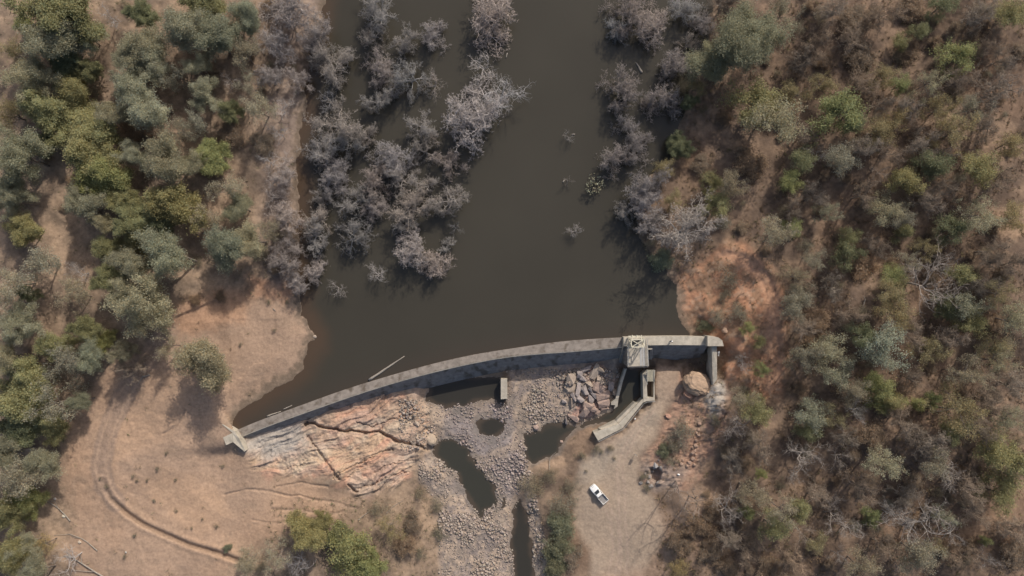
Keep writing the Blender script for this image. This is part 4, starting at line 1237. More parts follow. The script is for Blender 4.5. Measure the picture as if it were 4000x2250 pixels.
# stones of the gravel bars: nobody could count them
def gravel():
    n = 70000
    u = rng.uniform(1560, 2420, n); v = rng.uniform(1440, 2300, n)
    sdg = np.maximum(np.maximum(poly_sd(u, v, GRAVEL), poly_sd(u, v, GRAVEL_E)), np.where((u > 1560) & (u < 1720) & (v > 1560) & (v < 1760), -4.0, -99.0))
    tal = poly_sd(u, v, [(2180, 1470), (2300, 1440), (2400, 1500), (2390, 1600), (2300, 1660), (2190, 1650)])
    dens = fbm(u, v, 60, 3, 301)
    k = ((sdg > -6) & (rng.random(n) < .35 + dens)) | ((tal > 0) & (rng.random(n) < .35))
    for pts, pz in POOLS.values():
        k &= ~((poly_sd(u, v, pts) > 12) & (rng.random(n) < .985))
    u, v = u[k], v[k]
    n = len(u)
    z = ground_z(u, v)
    zone_ = fbm(u, v, 70, 3, 305)
    s = (.04 + .34 * rng.random(n) ** (7 - 3 * smooth((zone_ - .45) / .2))) * (.75 + .7 * smooth((zone_ - .42) / .2))
    base = np.array([(1, 0, 0), (-1, 0, 0), (0, 1, 0), (0, -1, 0), (0, 0, 1), (0, 0, -1)], float)
    tri = np.array([(0, 2, 4), (2, 1, 4), (1, 3, 4), (3, 0, 4), (2, 0, 5), (1, 2, 5), (3, 1, 5), (0, 3, 5)])
    V3 = base[None] * rng.uniform(.6, 1.25, (n, 6, 1)) * s[:, None, None]
    V3[..., 2] *= .7
    a = rng.uniform(0, 6.28, n)
    ca, sa = np.cos(a)[:, None], np.sin(a)[:, None]
    x, y = V3[..., 0] * ca - V3[..., 1] * sa, V3[..., 0] * sa + V3[..., 1] * ca
    kk = S * (H - z) / H
    V3[..., 0] = x + ((u - 2000) * kk)[:, None]
    V3[..., 1] = y + ((1125 - v) * kk)[:, None]
    V3[..., 2] += (z + s * .3)[:, None]
    F = tri[None] + (np.arange(n) * 6)[:, None, None]
    c = np.array((.30, .25, .212))[None] * rng.uniform(.7, 1.3, (n, 1)) * (1 + rng.normal(0, .015, (n, 3)))
    mv = smooth((poly_sd(u, v, [(1720, 1580), (2000, 1560), (2010, 1640), (2060, 1830), (1990, 1960), (1850, 1760), (1740, 1700)]) + 30) / 60)[:, None]
    c = c * (1 - mv) + mv * c * np.array((.92, .92, 1.0))
    return build("gravel", V3.reshape(-1, 3), F.reshape(-1, 3), M_GRAVEL, cols=np.repeat(c, 6, 0))
tag(gravel(), kind="stuff")

# ------------------------------------------------------------------ plants: branch skeletons, twigs, leaves
def nrm(a):
    return a / (np.linalg.norm(a, axis=-1, keepdims=True) + 1e-9)

def grow(r, st, di, ln, r0, nseg, wob, up=0.0, taper=.35):
    nodes, d = [st], nrm(di)
    for _ in range(nseg):
        d = nrm(d + r.normal(0, wob, d.shape) + np.array([0, 0, up]))
        nodes.append(nodes[-1] + d * (ln / nseg)[:, None])
    return np.stack(nodes, 1), r0[:, None] * (1 - (1 - taper) * np.linspace(0, 1, nseg + 1))[None]

def spawn(r, nodes, radii, idx, m, ang, keep=1.0):
    st, di, rr = [], [], []
    for i in idx:
        p = nodes[:, i].repeat(m, 0)
        d = nrm(nodes[:, i] - nodes[:, i - 1]).repeat(m, 0)
        q = nrm(np.cross(d, r.normal(0, 1, d.shape)))
        a = r.normal(ang, .2, (len(p), 1))
        st.append(p); di.append(d * np.cos(a) + q * np.sin(a)); rr.append(radii[:, i].repeat(m))
    st, di, rr = np.concatenate(st), np.concatenate(di), np.concatenate(rr)
    k = r.random(len(st)) < keep
    return st[k], di[k], rr[k]

def seg_geo(nodes, radii, k):
    P0, P1 = nodes[:, :-1].reshape(-1, 3), nodes[:, 1:].reshape(-1, 3)
    R0, R1 = radii[:, :-1].reshape(-1), radii[:, 1:].reshape(-1)
    d = nrm(P1 - P0)
    a = nrm(np.cross(d, np.where(np.abs(d[:, 2:]) < .9, np.array([[0, 0, 1.]]), np.array([[1., 0, 0]]))))
    b = np.cross(d, a)
    t = np.arange(k) * 2 * np.pi / k
    ring = a[:, None] * np.cos(t)[None, :, None] + b[:, None] * np.sin(t)[None, :, None]
    V = np.concatenate([P0[:, None] + ring * R0[:, None, None], P1[:, None] + ring * R1[:, None, None]], 1)
    j = np.arange(k)
    f = np.stack([j, (j + 1) % k, k + (j + 1) % k, k + j], 1)
    F = f[None] + (np.arange(len(P0)) * 2 * k)[:, None, None]
    return V.reshape(-1, 3), F.reshape(-1, 4)

def cone_geo(st, di, ln, r0):
    tip = st + nrm(di) * ln[:, None]
    d = nrm(di)
    a = nrm(np.cross(d, np.where(np.abs(d[:, 2:]) < .9, np.array([[0, 0, 1.]]), np.array([[1., 0, 0]]))))
    b = np.cross(d, a)
    V = np.stack([st + a * r0[:, None], st + (b * .87 - a * .5) * r0[:, None], st + (-b * .87 - a * .5) * r0[:, None], tip], 1)
    F = np.array([(0, 1, 3), (1, 2, 3), (2, 0, 3)])[None] + (np.arange(len(st)) * 4)[:, None, None]
    return V.reshape(-1, 3), F.reshape(-1, 3)

def leaf_geo(r, cen, per, ball, size, up=.7, stretch=.55):
    n = len(cen) * per
    c = cen.repeat(per, 0) + r.normal(0, 1, (n, 3)) * ball * np.array([1, 1, .6])
    nor = nrm(r.normal(0, 1, (n, 3)) + np.array([0, 0, up]))
    a = nrm(np.cross(nor, r.normal(0, 1, (n, 3))))
    b = np.cross(nor, a)
    s = size * r.uniform(.6, 1.35, (n, 1))
    V = np.stack([c - a * s, c - b * s * stretch + nor * s * .12, c + a * s, c + b * s * stretch + nor * s * .12], 1)
    F = np.arange(n * 4).reshape(n, 4)
    tone = (r.uniform(.76, 1.22, len(cen)).repeat(per) * r.uniform(.92, 1.08, n))[:, None]
    warm = r.normal(0, .06, (n, 1))
    col = np.concatenate([tone * (1 + warm), tone, tone * (1 - warm)], 1)
    return V.reshape(-1, 3), F, col.repeat(4, 0)

def pack(chunks):
    vs, quads, tris, base = [], [], [], 0
    for V, F in chunks:
        vs.append(V)
        (quads if F.shape[1] == 4 else tris).append(F + base)
        base += len(V)
    fs = []
    if quads: fs.append(np.concatenate(quads))
    if tris: fs.append(np.concatenate(tris))
    return np.concatenate(vs), fs

def make_plant(seed, style):
    """Returns dict with trunk mesh, crown mesh, crown radius, crown mean height, total height."""
    r = np.random.default_rng(seed)
    sp = STYLE[style]
    ns = sp.get('stems', 1)
    az = r.uniform(0, 6.28, ns) + np.arange(ns) * 2.4
    lean = sp.get('lean', .1)
    di = np.stack([np.cos(az) * lean, np.sin(az) * lean, np.ones(ns)], 1)
    th = sp['trunk']
    T, TR = grow(r, np.zeros((ns, 3)) + np.stack([np.cos(az), np.sin(az), az * 0], 1) * (.12 if ns > 1 else 0), di, np.full(ns, th), np.full(ns, sp['r0']), 5, .07, .02, .6)
    T[:, 0, 2] -= .4
    trunk = [seg_geo(T, TR, 7)]
    nl = sp['limbs']
    node = r.choice(sp.get('from', [3, 4, 5, 5]), nl)
    si = np.arange(nl) % ns
    a2 = np.arange(nl) * 2.399 + r.uniform(0, 6.28) + r.normal(0, .35, nl)
    el = np.radians(r.uniform(*sp['el'], nl))
    ld = np.stack([np.cos(a2) * np.cos(el), np.sin(a2) * np.cos(el), np.sin(el)], 1)
    L, LR = grow(r, T[si, node], ld, sp['len'] * r.uniform(.65, 1.15, nl), np.full(nl, sp['r0'] * .55) * r.uniform(.7, 1.1, nl), 6, sp.get('wob', .26), sp.get('up', .05), .3)
    trunk.append(seg_geo(L, LR, 6))
    s, d, rr = spawn(r, L, LR, [2, 3, 4, 5, 6], sp['m2'], .85, sp.get('k2', 1))
    n = len(s)
    B, BR = grow(r, s, d + np.array([0, 0, .15]), sp['l2'] * r.uniform(.5, 1.2, n), np.maximum(rr * .5, .024), 4, sp.get('wob2', .26), sp.get('up', .05), .35)
    s3, d3, rr3 = spawn(r, B, BR, [1, 2, 3, 4], sp['m3'], .8, sp.get('k3', 1))
    n = len(s3)
    C, CR = grow(r, s3, d3, sp['l3'] * r.uniform(.5, 1.3, n), np.maximum(rr3 * .5, sp.get('r3', .014)), 2, .5 if sp['kind'] == 'bare' else .3, 0, .5)
    if sp['kind'] == 'bare':
        s4, d4, rr4 = spawn(r, C, CR, [1, 2], sp['m4'], 1.0, sp.get('k4', 1))
        n = len(s4)
        cg = [seg_geo(B, BR, 4), seg_geo(C, CR, 3), cone_geo(s4, d4, sp['l4'] * r.uniform(.5, 1.4, n), np.full(n, sp.get('r4', .013)))]
        V, F = pack(cg)
        n1_, n2_ = len(cg[0][0]), len(cg[1][0])
        tone = np.concatenate([np.full(n1_, 1.5), np.full(n2_, 1.12), np.full(len(V) - n1_ - n2_, .92)])[:, None] * r.uniform(.9, 1.1, (len(V), 1))
        col = tone * np.ones((1, 3))
    else:
        trunk.append(seg_geo(B, BR, 4))
        cen = np.concatenate([C[:, -1], B[:, -1], C[:, 1]][: 2 + (sp.get('full', 0))])
        V, F, col = leaf_geo(r, cen, sp['per'], sp['ball'], sp['leaf'], sp.get('lup', .7), sp.get('stretch', .55))
        F = [F]
    c = V[:, :2].mean(0)
    rad = np.percentile(np.hypot(*(V[:, :2] - c).T), 93)
    tv, tf = pack(trunk)
    off = np.array([c[0], c[1], 0])
    mt = build("trunk", tv - off * 0, tf, M_DEADBARK if sp['kind'] == 'bare' and 'bark' not in sp else M_BARK, link=False, smooth_shade=True)
    mc = build("crown", V, F, M_TWIG if sp['kind'] == 'bare' else M_LEAF, link=False, cols=col)
    m1, m2 = mt.data, mc.data
    bpy.data.objects.remove(mt); bpy.data.objects.remove(mc)
    return dict(trunk=m1, crown=m2, R=rad, c=c, zc=float(V[:, 2].mean()), top=float(np.percentile(V[:, 2], 99)))

STYLE = {
    'bare': dict(kind='bare', trunk=3.6, r0=.24, limbs=8, el=(4, 60), len=5.0, m2=2, l2=2.3, m3=3, l3=.85, m4=7, l4=.30, wob=.38, wob2=.46, lean=.15, r3=.017, r4=.017),
    'twiggy': dict(kind='bare', stems=2, trunk=2.6, r0=.17, limbs=10, el=(6, 68), len=4.6, m2=2, l2=2.1, m3=3, l3=.8, m4=7, l4=.30, wob=.34, wob2=.44, lean=.3, r3=.017, r4=.018),
    'sparse': dict(kind='bare', trunk=4.2, r0=.155, limbs=6, el=(15, 65), len=5.2, m2=2, k2=.8, l2=2.2, m3=2, k3=.6, l3=1.0, m4=3, k4=.6, l4=.45, wob=.36, lean=.2, r3=.018, r4=.014),
    'gum': dict(kind='leaf', trunk=5.2, r0=.24, limbs=8, el=(12, 70), len=4.6, m2=2, k2=.8, l2=2.1, m3=2, k3=.7, l3=.9, per=42, ball=.40, leaf=.108, lup=2.2, full=1, wob=.28, lean=.18),
    'round': dict(kind='leaf', trunk=3.6, r0=.22, limbs=11, el=(8, 82), len=4.0, m2=2, k2=.85, l2=1.9, m3=2, k3=.75, l3=.8, per=42, ball=.38, leaf=.122, lup=2.3, full=1, wob=.22, lean=.12),
    'thin': dict(kind='leaf', trunk=4.6, r0=.2, limbs=7, el=(12, 65), len=4.6, m2=2, k2=.7, l2=2.2, m3=2, k3=.6, l3=1.0, per=18, ball=.36, leaf=.125, lup=1.6, wob=.3, lean=.2),
    'shrub': dict(kind='leaf', stems=3, trunk=1.0, r0=.10, limbs=12, el=(10, 80), len=4.2, m2=2, k2=.7, l2=1.9, m3=2, k3=.6, l3=1.0, per=18, ball=.42, leaf=.17, lup=1.0, wob=.25, lean=.5),
}
STYLE['great'] = dict(STYLE['gum'], per=60, leaf=.085, limbs=11, k2=.95)
STYLE['slim'] = dict(STYLE['sparse'], r0=.13, k2=.45, k3=.5, r3=.014, r4=.011, el=(30, 75), trunk=5.0, bark='dark')
STYLE['open'] = dict(STYLE['round'], per=17, k2=.75, k3=.6, full=0, limbs=9, ball=.42, leaf=.14)
STYLE['scrub'] = dict(STYLE['shrub'], per=8, k2=.55, k3=.5, leaf=.15, ball=.5)
LIB = {k: [make_plant(1000 + 37 * j + i, k) for i in range(n)] for j, (k, n) in enumerate((('bare', 6), ('twiggy', 4), ('sparse', 5), ('gum', 7), ('round', 6), ('thin', 5), ('shrub', 5), ('scrub', 4), ('open', 6), ('slim', 2), ('great', 2)))}

# code: (name, style, colour, height factor a + b*r, words, category)
KIND = {
    'M': ("leafy_tree", 'open', (.33, .33, .155), 3.2, 1.2, "bright lime-green leafy tree", "tree"),
    'Q': ("gum_tree", 'great', (.33, .325, .215), 5.0, 1.5, "pale-green gum tree", "tree"),
    'k': ("bare_tree", 'slim', (.24, .20, .17), 3.4, 1.3, "slender bare tree", "tree"),
    'P': ("gum_tree", 'gum', (.345, .32, .22), 5.0, 1.75, "pale thin gum tree", "tree"),
    'G': ("gum_tree", 'gum', (0.377, 0.358, 0.245), 5.0, 1.75, "grey-green gum tree", "tree"),
    'g': ("gum_tree", 'thin', (0.375, 0.336, 0.240), 5.0, 1.75, "pale thin gum tree", "tree"),
    'B': ("gum_tree", 'gum', (0.332, 0.335, 0.232), 5.0, 1.75, "blue-green gum tree", "tree"),
    'O': ("leafy_tree", 'round', (0.331, 0.312, 0.158), 4.0, 1.3, "olive-green leafy tree", "tree"),
    'Y': ("leafy_tree", 'thin', (0.353, 0.297, 0.163), 3.5, 1.3, "yellowish thin-crowned tree", "tree"),
    'L': ("leafy_tree", 'round', (0.333, 0.339, 0.154), 3.2, 1.2, "bright lime-green leafy tree", "tree"),
    'D': ("leafy_tree", 'round', (0.240, 0.247, 0.138), 3.5, 1.2, "dark green dense tree", "tree"),
    'W': ("bare_tree", 'bare', (.34, .312, .288), 3.2, 1.35, "bare grey tree", "tree"),
    'V': ("bare_tree", 'twiggy', (.345, .305, .285), 2.8, 1.2, "dense mauve bare tree", "tree"),
    'n': ("bare_tree", 'sparse', (.34, .31, .29), 3.4, 1.3, "sparse pale-limbed bare tree", "tree"),
    'K': ("bare_tree", 'bare', (.30, .24, .185), 3.6, 1.4, "brownish leafless tree", "tree"),
    'S': ("shrub", 'shrub', (0.247, 0.254, 0.168), 0.4, .8, "green shrub", "shrub"),
    's': ("shrub", 'scrub', (0.308, 0.275, 0.198), 0.4, .8, "pale olive shrub", "shrub"),
    'T': ("dry_shrub", 'shrub', (0.347, 0.268, 0.193), 0.4, .7, "tan dry shrub", "shrub"),
}
PLANTS = """
240 45 130 O;93 98 32 L;40 195 58 Y;215 150 95 G;335 140 65 B;245 235 75 D;352 275 45 O;130 310 95 G;265 318 42 L;285 370 65 O;180 440 85 O;40 440 65 Y;365 500 90 O;350 590 95 O;75 610 105 B;410 690 82 L;520 605 58 G;640 622 78 G;
815 612 62 L;745 640 55 G;725 112 88 G;845 130 88 B;560 190 82 G;495 222 55 G;595 250 62 G;515 330 78 G;560 420 78 G;680 300 60 g;770 255 45 G;800 370 68 G;960 62 60 B;790 22 80 D;550 55 50 D;900 320 45 n;895 430 42 D;
900 520 55 T;430 70 42 n;535 500 62 T;30 730 62 B;320 745 52 G;895 735 65 g;955 205 58 g;978 330 52 g;50 785 65 G;335 795 62 G;490 785 62 O;520 855 68 O;672 800 90 O;620 875 58 D;930 810 55 B;805 850 55 g;98 900 60 O;404 872 42 G;
530 915 55 O;415 970 48 O;640 992 88 B;505 1032 62 G;880 965 82 B;968 945 58 G;155 1030 72 g;295 1062 55 n;425 1092 55 O;560 1195 118 G;478 1132 45 G;290 1142 66 g;30 1120 68 g;98 1142 32 D;70 1270 82 G;330 1282 48 O;200 1350 52 O;
383 1338 40 L;350 1395 60 B;480 1375 40 P;258 1412 75 g;655 1362 48 g;800 1418 92 P;105 1472 80 O;515 1440 55 K;80 1560 102 O;215 1565 90 g;308 1572 42 B;90 1662 82 D;195 1650 60 O;25 1762 62 G;165 1810 60 G;60 1870 80 g;105 1950 62 L;
30 2000 70 O;45 2165 76 O;100 2132 50 G;170 2130 45 Y;130 2222 60 G;262 2185 58 n;888 2140 18 S;962 2200 48 g;1080 2172 60 g;20 1400 60 G;160 560 50 D;450 440 55 G;700 520 60 g;610 520 50 T;760 480 50 g;1010 420 55 g;1030 560 50 T;
1360 2150 112 M;1207 2085 65 O;1254 2040 36 O;1331 2074 36 D;1480 1990 45 s;1525 2062 62 Y;1642 1930 36 s;1706 1975 32 s;1714 2085 36 s;1640 2160 32 s;1155 2205 62 n;1440 2220 60 L;1020 2215 40 s;1580 2130 48 T;1610 2040 45 T;
2197 1970 58 s;2190 2050 60 S;2180 2150 60 S;2170 2215 46 S;2236 2170 48 T;2078 1900 55 s;2140 1858 48 s;2230 1900 40 s;2663 1690 62 s;2640 1740 42 s;2595 1760 30 S;2620 1802 30 s;2516 1860 26 s;2530 1905 24 s;2330 1755 22 s;2385 1750 16 s;2270 1780 26 s;2652 1940 74 k 1.9;2728 1958 80 k 1.9;
2850 1978 70 n;2920 2002 26 L;2957 1603 62 O;2973 1852 22 L;2880 1665 60 n;2668 2121 50 T;2650 2225 44 Y;2740 2060 50 T;2780 2160 48 T;2790 1990 40 T;2849 1081 52 s;2890 1222 50 s;2832 1150 40 s;2800 1235 36 s;3128 1150 50 g;3140 1275 50 K;3140 1395 56 g 1.05;2756 1273 30 S;2921 1283 26 L;2968 1335 26 O;2978 1444 32 L;2906 1423 42 n;
2900 1560 50 g;2960 1740 60 K;2870 1800 55 K;2940 1930 55 g;2850 2100 50 K;2930 2150 60 K;2850 2220 50 T;
2585 1014 45 S;2540 950 30 s;2631 782 42 Y;2797 800 52 O;2890 165 142 Q;2776 252 62 Q;2957 404 92 O;2650 572 46 D;2725 342 36 Y;2690 402 30 D;2595 662 42 Y;2787 715 46 O;2858 722 52 g;2740 640 40 T;2940 640 60 T;
3052 47 58 g;3030 465 95 G;3280 437 82 L;3342 487 36 D;3440 518 60 Y;3497 466 52 Y;3745 222 70 L;3518 331 40 L;3595 119 36 D;3518 166 32 O;3678 26 46 D;3222 326 52 Y;3103 362 60 Y;3626 331 50 G;3947 52 62 O;3197 596 52 n;3140 620 50 D;3688 597 42 n;3650 642 60 D;3725 507 70 Y;
3290 620 62 g;3538 704 56 O;3828 657 66 O;3952 569 52 Y;3093 709 46 L;3965 331 70 n;3445 673 42 n;3424 414 50 K;3310 155 52 K;3880 362 62 K;3750 320 60 K;3854 170 62 K;3549 207 42 T;3362 217 58 T;3197 180 70 K;3336 98 60 T;3911 233 52 K;3543 430 52 K;
3098 885 36 L;3031 905 62 g;3110 1075 48 g;3181 1014 46 g;3233 828 42 G;3455 817 62 G;3321 926 40 O;3533 905 36 O;3310 988 60 D;3497 1081 50 L;3486 1138 58 Y;3502 1226 66 Y;3652 1092 112 n;3549 1024 46 g;3699 1205 50 D;3781 1200 56 G;3797 1257 56 O;3973 1242 60 G;
3455 1356 82 G;3373 1309 48 D;3233 1371 70 G;3181 1340 46 T;3631 1371 60 Y;3880 1356 60 Y;3890 1412 60 G;3776 1464 70 g;3414 1485 36 L;3280 1460 60 G;3373 1040 60 T;3725 895 60 D;3828 843 70 G;3906 1143 60 Y;3518 843 50 g;3766 1071 46 O;
3435 1531 66 L;3486 1567 40 O;3341 1531 52 g;3585 1578 32 L;3647 1562 32 L;3745 1604 86 Y;3725 1686 48 D;3880 1759 66 O;3963 1821 84 O;3657 1811 56 g;3575 1878 36 T;3709 1857 60 n;3352 1598 56 n;3171 1619 66 G;3248 1635 60 Y;3155 1780 86 n;3280 1790 62 n;3109 1857 46 n;3414 1707 56 T;
3455 1811 60 G;3559 1686 52 K;3404 2018 40 L;3595 2043 112 n;3497 2007 60 n;3725 2095 62 n;3657 2137 36 Y;3595 2173 72 g;3849 2111 18 L;3047 1992 62 g;3130 1992 42 O;3026 2059 60 O;3259 1997 72 n;3135 2085 56 n;3321 2064 52 n;3192 2121 42 Y;3280 2173 44 n;3854 2188 46 n;3543 2225 52 n;
3802 1992 60 K;3690 2018 42 G;3973 2163 60 T;3155 1681 50 D;3100 1200 55 g;3150 1150 50 K;3250 1120 55 K;3200 1250 50 T;3620 780 55 K;3690 720 50 K;3900 700 60 K;3960 850 55 Y;3600 560 60 K;3850 500 55 K;3360 330 55 K;3450 300 50 Y;3150 520 50 K;3370 580 50 K;3470 600 50 K;3590 640 45 K;3380 760 55 K;
3180 760 55 K;3100 820 45 K;3420 960 55 K;3620 970 50 Y;3880 1000 60 K;3960 1030 55 K;3830 1120 50 K;3560 1300 60 K;3700 1320 55 K;3320 1230 55 K;3960 1500 60 K;3860 1560 60 K;3560 1480 55 K;3300 1700 50 K;3500 1620 45 K;3640 1740 55 K;3820 1680 55 K;3940 1640 55 G;3780 1900 60 K;3900 1930 60 O;
3540 1930 50 K;3370 1900 60 K;3200 1930 55 K;3450 2130 55 K;3760 2180 60 K;3950 2060 60 K;3370 2210 60 g;3090 2200 60 K;3010 2230 55 T;3670 420 55 Y;3790 420 50 g;3130 240 50 K;3450 60 60 K;3560 30 50 T;3250 40 50 K;3830 60 55 K;
1466 47 82 W;1460 150 55 W;1590 170 58 W;1690 140 60 V;1920 78 106 V;1880 275 66 n;1490 270 68 V;1605 310 76 W;1540 342 50 W;1466 400 56 W;1690 330 58 n;1855 442 128 V;1972 372 86 n;1647 500 62 W;1690 532 42 n;1320 500 100 W;1440 530 46 W;1260 592 70 W;1362 560 60 W;1657 590 60 W;1750 634 66 V;1528 622 80 V;
1310 690 72 V;1466 712 70 V;1575 700 66 W;1675 725 42 W;1228 135 68 V;1250 210 60 W;1290 266 82 W;1347 228 42 W;1170 310 52 V;1280 400 46 n;1130 30 88 V;1259 778 42 W;1393 778 70 W;1466 814 52 V;1600 797 92 W;1745 788 78 W;1585 874 46 W;1248 860 56 W;1233 926 66 W;1383 922 78 W;1605 968 76 V;1745 957 36 W;1688 1030 68 V;
1233 1055 46 V;1471 1066 44 n;1321 1133 42 n;1160 1107 42 V;1776 895 32 n;1109 1019 68 V;1119 848 62 V;1100 700 55 V;1090 180 60 V;1050 300 50 V;1060 900 50 g;1130 960 50 V;
2455 52 88 V;2543 98 78 V;2414 119 48 W;2673 31 66 W;2818 20 56 K;2647 248 62 V;2683 176 46 W;2435 352 82 V;2595 393 72 V;2450 497 52 V;2487 575 66 V;2398 621 64 V;2543 725 78 V;2605 290 46 V;2740 93 48 V;2533 404 32 V;2517 782 76 V;2445 828 52 W;2673 880 112 W;2545 885 62 V;2243 900 32 n;2222 538 26 n;2217 709 22 n;
1105 420 50 n;1085 520 46 n;1110 620 44 n;1060 770 46 n;1130 300 44 n;1050 640 44 n;1060 60 60 n;1020 160 50 n
"""
def zone(u, v):
    """A place one can find, told by the landmarks around it."""
    if 1150 < u < 2020 and v < 1190:
        col = "shore side" if u < 1400 else ("mid-grove" if u < 1620 else "channel side")
        row = "top edge" if v < 220 else "upper part" if v < 420 else "mid-height" if v < 650 else "lower part" if v < 860 else "dam end"
        return f"flooded grove, {row}, {col}", "flooded grove"
    if 2020 <= u < 2330 and v < 1190:
        return "standing alone in the open channel", "open channel"
    if 2330 <= u < 2720 and v < 1060:
        row = "top edge" if v < 200 else "upper part" if v < 450 else "midway down" if v < 690 else "nearest the dam"
        return f"eastern shoreline, {row}", "eastern shoreline"
    if u <= 1180 and v < 1500:
        col = "picture edge" if u < 220 else "deep inside" if u < 480 else "central part" if u < 760 else "near the lake"
        row = "top" if v < 170 else "upper part" if v < 360 else "above mid-height" if v < 560 else "mid-height" if v < 800 else "below mid-height" if v < 1000 else "by the sandy point" if v < 1300 else "above the dirt flat"
        return f"western forest, {row}, {col}", "western forest"
    if u <= 350:
        row = "above the forked branch" if v < 1900 else "by the fallen branches" if v < 2120 else "bottom corner"
        return f"dirt flat edge, {row}", "edge of the dirt flat"
    if u < 1800:
        return "below the rock slab at the bottom edge", "below the rock slab"
    if u < 2300:
        return "bank between stream and yard", "stream bank"
    if u < 2760 and v > 1500:
        return "rubble bank beside the sandy yard", "yard bank"
    if u < 3060 and 1000 < v < 1520:
        return "orange embankment past the dam end", "embankment"
    col = "near the lake" if u < 3060 else "inner part" if u < 3320 else "central part" if u < 3600 else "outer part" if u < 3820 else "picture edge"
    row = "top" if v < 180 else "upper part" if v < 400 else "above mid-height" if v < 620 else "mid-height" if v < 860 else "above dam level" if v < 1120 else "dam level" if v < 1420 else "below dam level" if v < 1700 else "lower part" if v < 1950 else "bottom"
    return f"eastern slope, {row}, {col}", "eastern slope"

ORD = ["first", "second", "third", "fourth", "fifth", "sixth", "seventh", "eighth", "ninth", "tenth"]
NUM = ["", "one", "two", "three", "four", "five", "six", "seven", "eight", "nine", "ten"]
SPECIAL = {(2890, 165): "very big pale-green gum tree towering over the eastern shoreline", (800, 1418): "lone pale gum tree on the dirt flat with a clear round shadow",
           (1360, 2150): "big bright lime-green tree at the bottom edge below the rock slab", (560, 1195): "broad grey-green gum beside the red cut bank above the dirt flat",
           (1855, 442): "biggest dense mauve bare tree at the open channel", (2673, 880): "big spreading bare grey tree on the eastern shoreline nearest the dam", (2435, 352): "dense pale round bare bush standing in water off the eastern shoreline",
           (2652, 1940): "slender bare tree on the yard bank casting a long forked shadow, beside the hollow", (2728, 1958): "slender bare tree on the yard bank casting a long shadow, behind the hollow", (3652, 1092): "big pale-limbed bare tree in the middle of the eastern slope",
           (3595, 2043): "widest pale-limbed bare tree at the bottom of the eastern slope", (3280, 437): "crisp bright lime tree alone among brown scrub on the eastern slope", (888, 2140): "small dark bush at the end of the eroded ditch",
           (2243, 900): "faint spray of drowned twigs in open water off the shaded shore", (2222, 538): "tiny drowned twigs with a pale stub in the open channel", (2217, 709): "tiny drowned twigs beside the leafy water plant"}
ents = []
for it in PLANTS.replace("\n", "").split(";"):
    w = it.split()
    if w[3] != 'x':
        ents.append((int(w[0]), int(w[1]), int(w[2]), w[3]) + ((float(w[4]),) if len(w) > 4 else ()))
by = {}
for e in ents:
    k = KIND[e[3]]
    size = "small " if e[2] < 44 else "large " if e[2] > 78 else ""
    z, grp = zone(e[0], e[1])
    by.setdefault(f"{size}{k[5]}, {z}", []).append(e)
LABEL = {}
for lab, es in by.items():
    if len(es) == 1:
        LABEL[es[0]] = lab
    else:
        es = sorted(es, key=lambda e: (e[0], e[1]))
        for i, e in enumerate(es):
            LABEL[e] = f"{lab}, {ORD[min(i, 9)]} from left"

def add_plant(u, v, rpx, code, label, group, hmul=1.0):
    name, style, colr, ha, hb, _, cat = KIND[code]
    if u > 2700 and v < 2260:
        style = style if code in 'PQ' else {'round': 'open', 'gum': 'thin'}.get(style, style)
    lib = LIB[style][int(rng.integers(0, len(LIB[style])))]
    if code in 'WV':
        rpx = rpx * 1.04
    elif u < 1000 and code in 'GBOD':
        rpx = rpx * .93
    rm = rpx * S
    hgt = (ha + hb * rm) * rng.uniform(.9, 1.12) * hmul
    sxy = rm / lib['R'] * .96
    sz = hgt / lib['top']
    zc = lib['zc'] * sz
    zg = float(ground_z(u, v))
    for _ in range(4):
        q = P(u, v, zg + zc)
        zg = ground_at(q.x, q.y)
    rot = rng.uniform(0, 6.28)
    root = empty(name, (0, 0, 0), rot)
    root.scale = (sxy, sxy, sz)
    cc = Matrix.Rotation(rot, 3, 'Z') @ Vector((lib['c'][0] * sxy, lib['c'][1] * sxy, 0))
    root.location = (q.x - cc.x, q.y - cc.y, zg)
    tag(root, label, cat, group)
    if code == 'n' and u > 2700:
        colr = (.275, .24, .21)
    k = rng.uniform(.86, 1.14)
    w_ = rng.normal(0, .03)
    for part in ('trunk', 'crown'):
        o = bpy.data.objects.new(part, lib[part])
        COL.objects.link(o)
        o.parent = root
        o.color = (colr[0] * k * (1 + w_), colr[1] * k, colr[2] * k * (1 - w_), 1)
    return root

for e in ents:
    u, v, rp, code = e[:4]
    k = KIND[code]
    grp = f"{k[5]}s of the {zone(u, v)[1]}"
    add_plant(u, v, rp, code, SPECIAL.get((u, v), LABEL[e]), grp, *e[4:])

# the leafy plant standing in the open water: pale broad leaves on a short clump
c = P(2321, 727, 0)
wp = tag(empty("water_plant", c), "leafy plant with pale broad leaves standing alone in the open water", "plant")
mb = MB()
lf = []
for k in range(16):
    a = k * 2.4 + rng.normal(0, .3)
    rr = 2.2 * math.sqrt((k + .5) / 16)
    t_ = Vector((math.cos(a) * rr, math.sin(a) * rr, 2.6 - .18 * rr * rr + rng.normal(0, .15)))
    mb.tube([(math.cos(a) * .15, math.sin(a) * .15, -.8), t_ * .55 + Vector((0, 0, .4)), t_], [.06, .045, .03], 5)
    lf.append(np.array(t_))
mb.build("stem", M_BARK, wp)
lv, lfc, lc = leaf_geo(np.random.default_rng(77), np.array(lf), 9, .38, .27, .5, .5)
tone = np.random.default_rng(78).uniform(.45, 1.5, (len(lv) // 4, 1)).repeat(4, 0)
o = build("foliage", lv, lfc, M_LEAF, wp, cols=lc * tone)
o.color = (.50, .48, .33, 1)

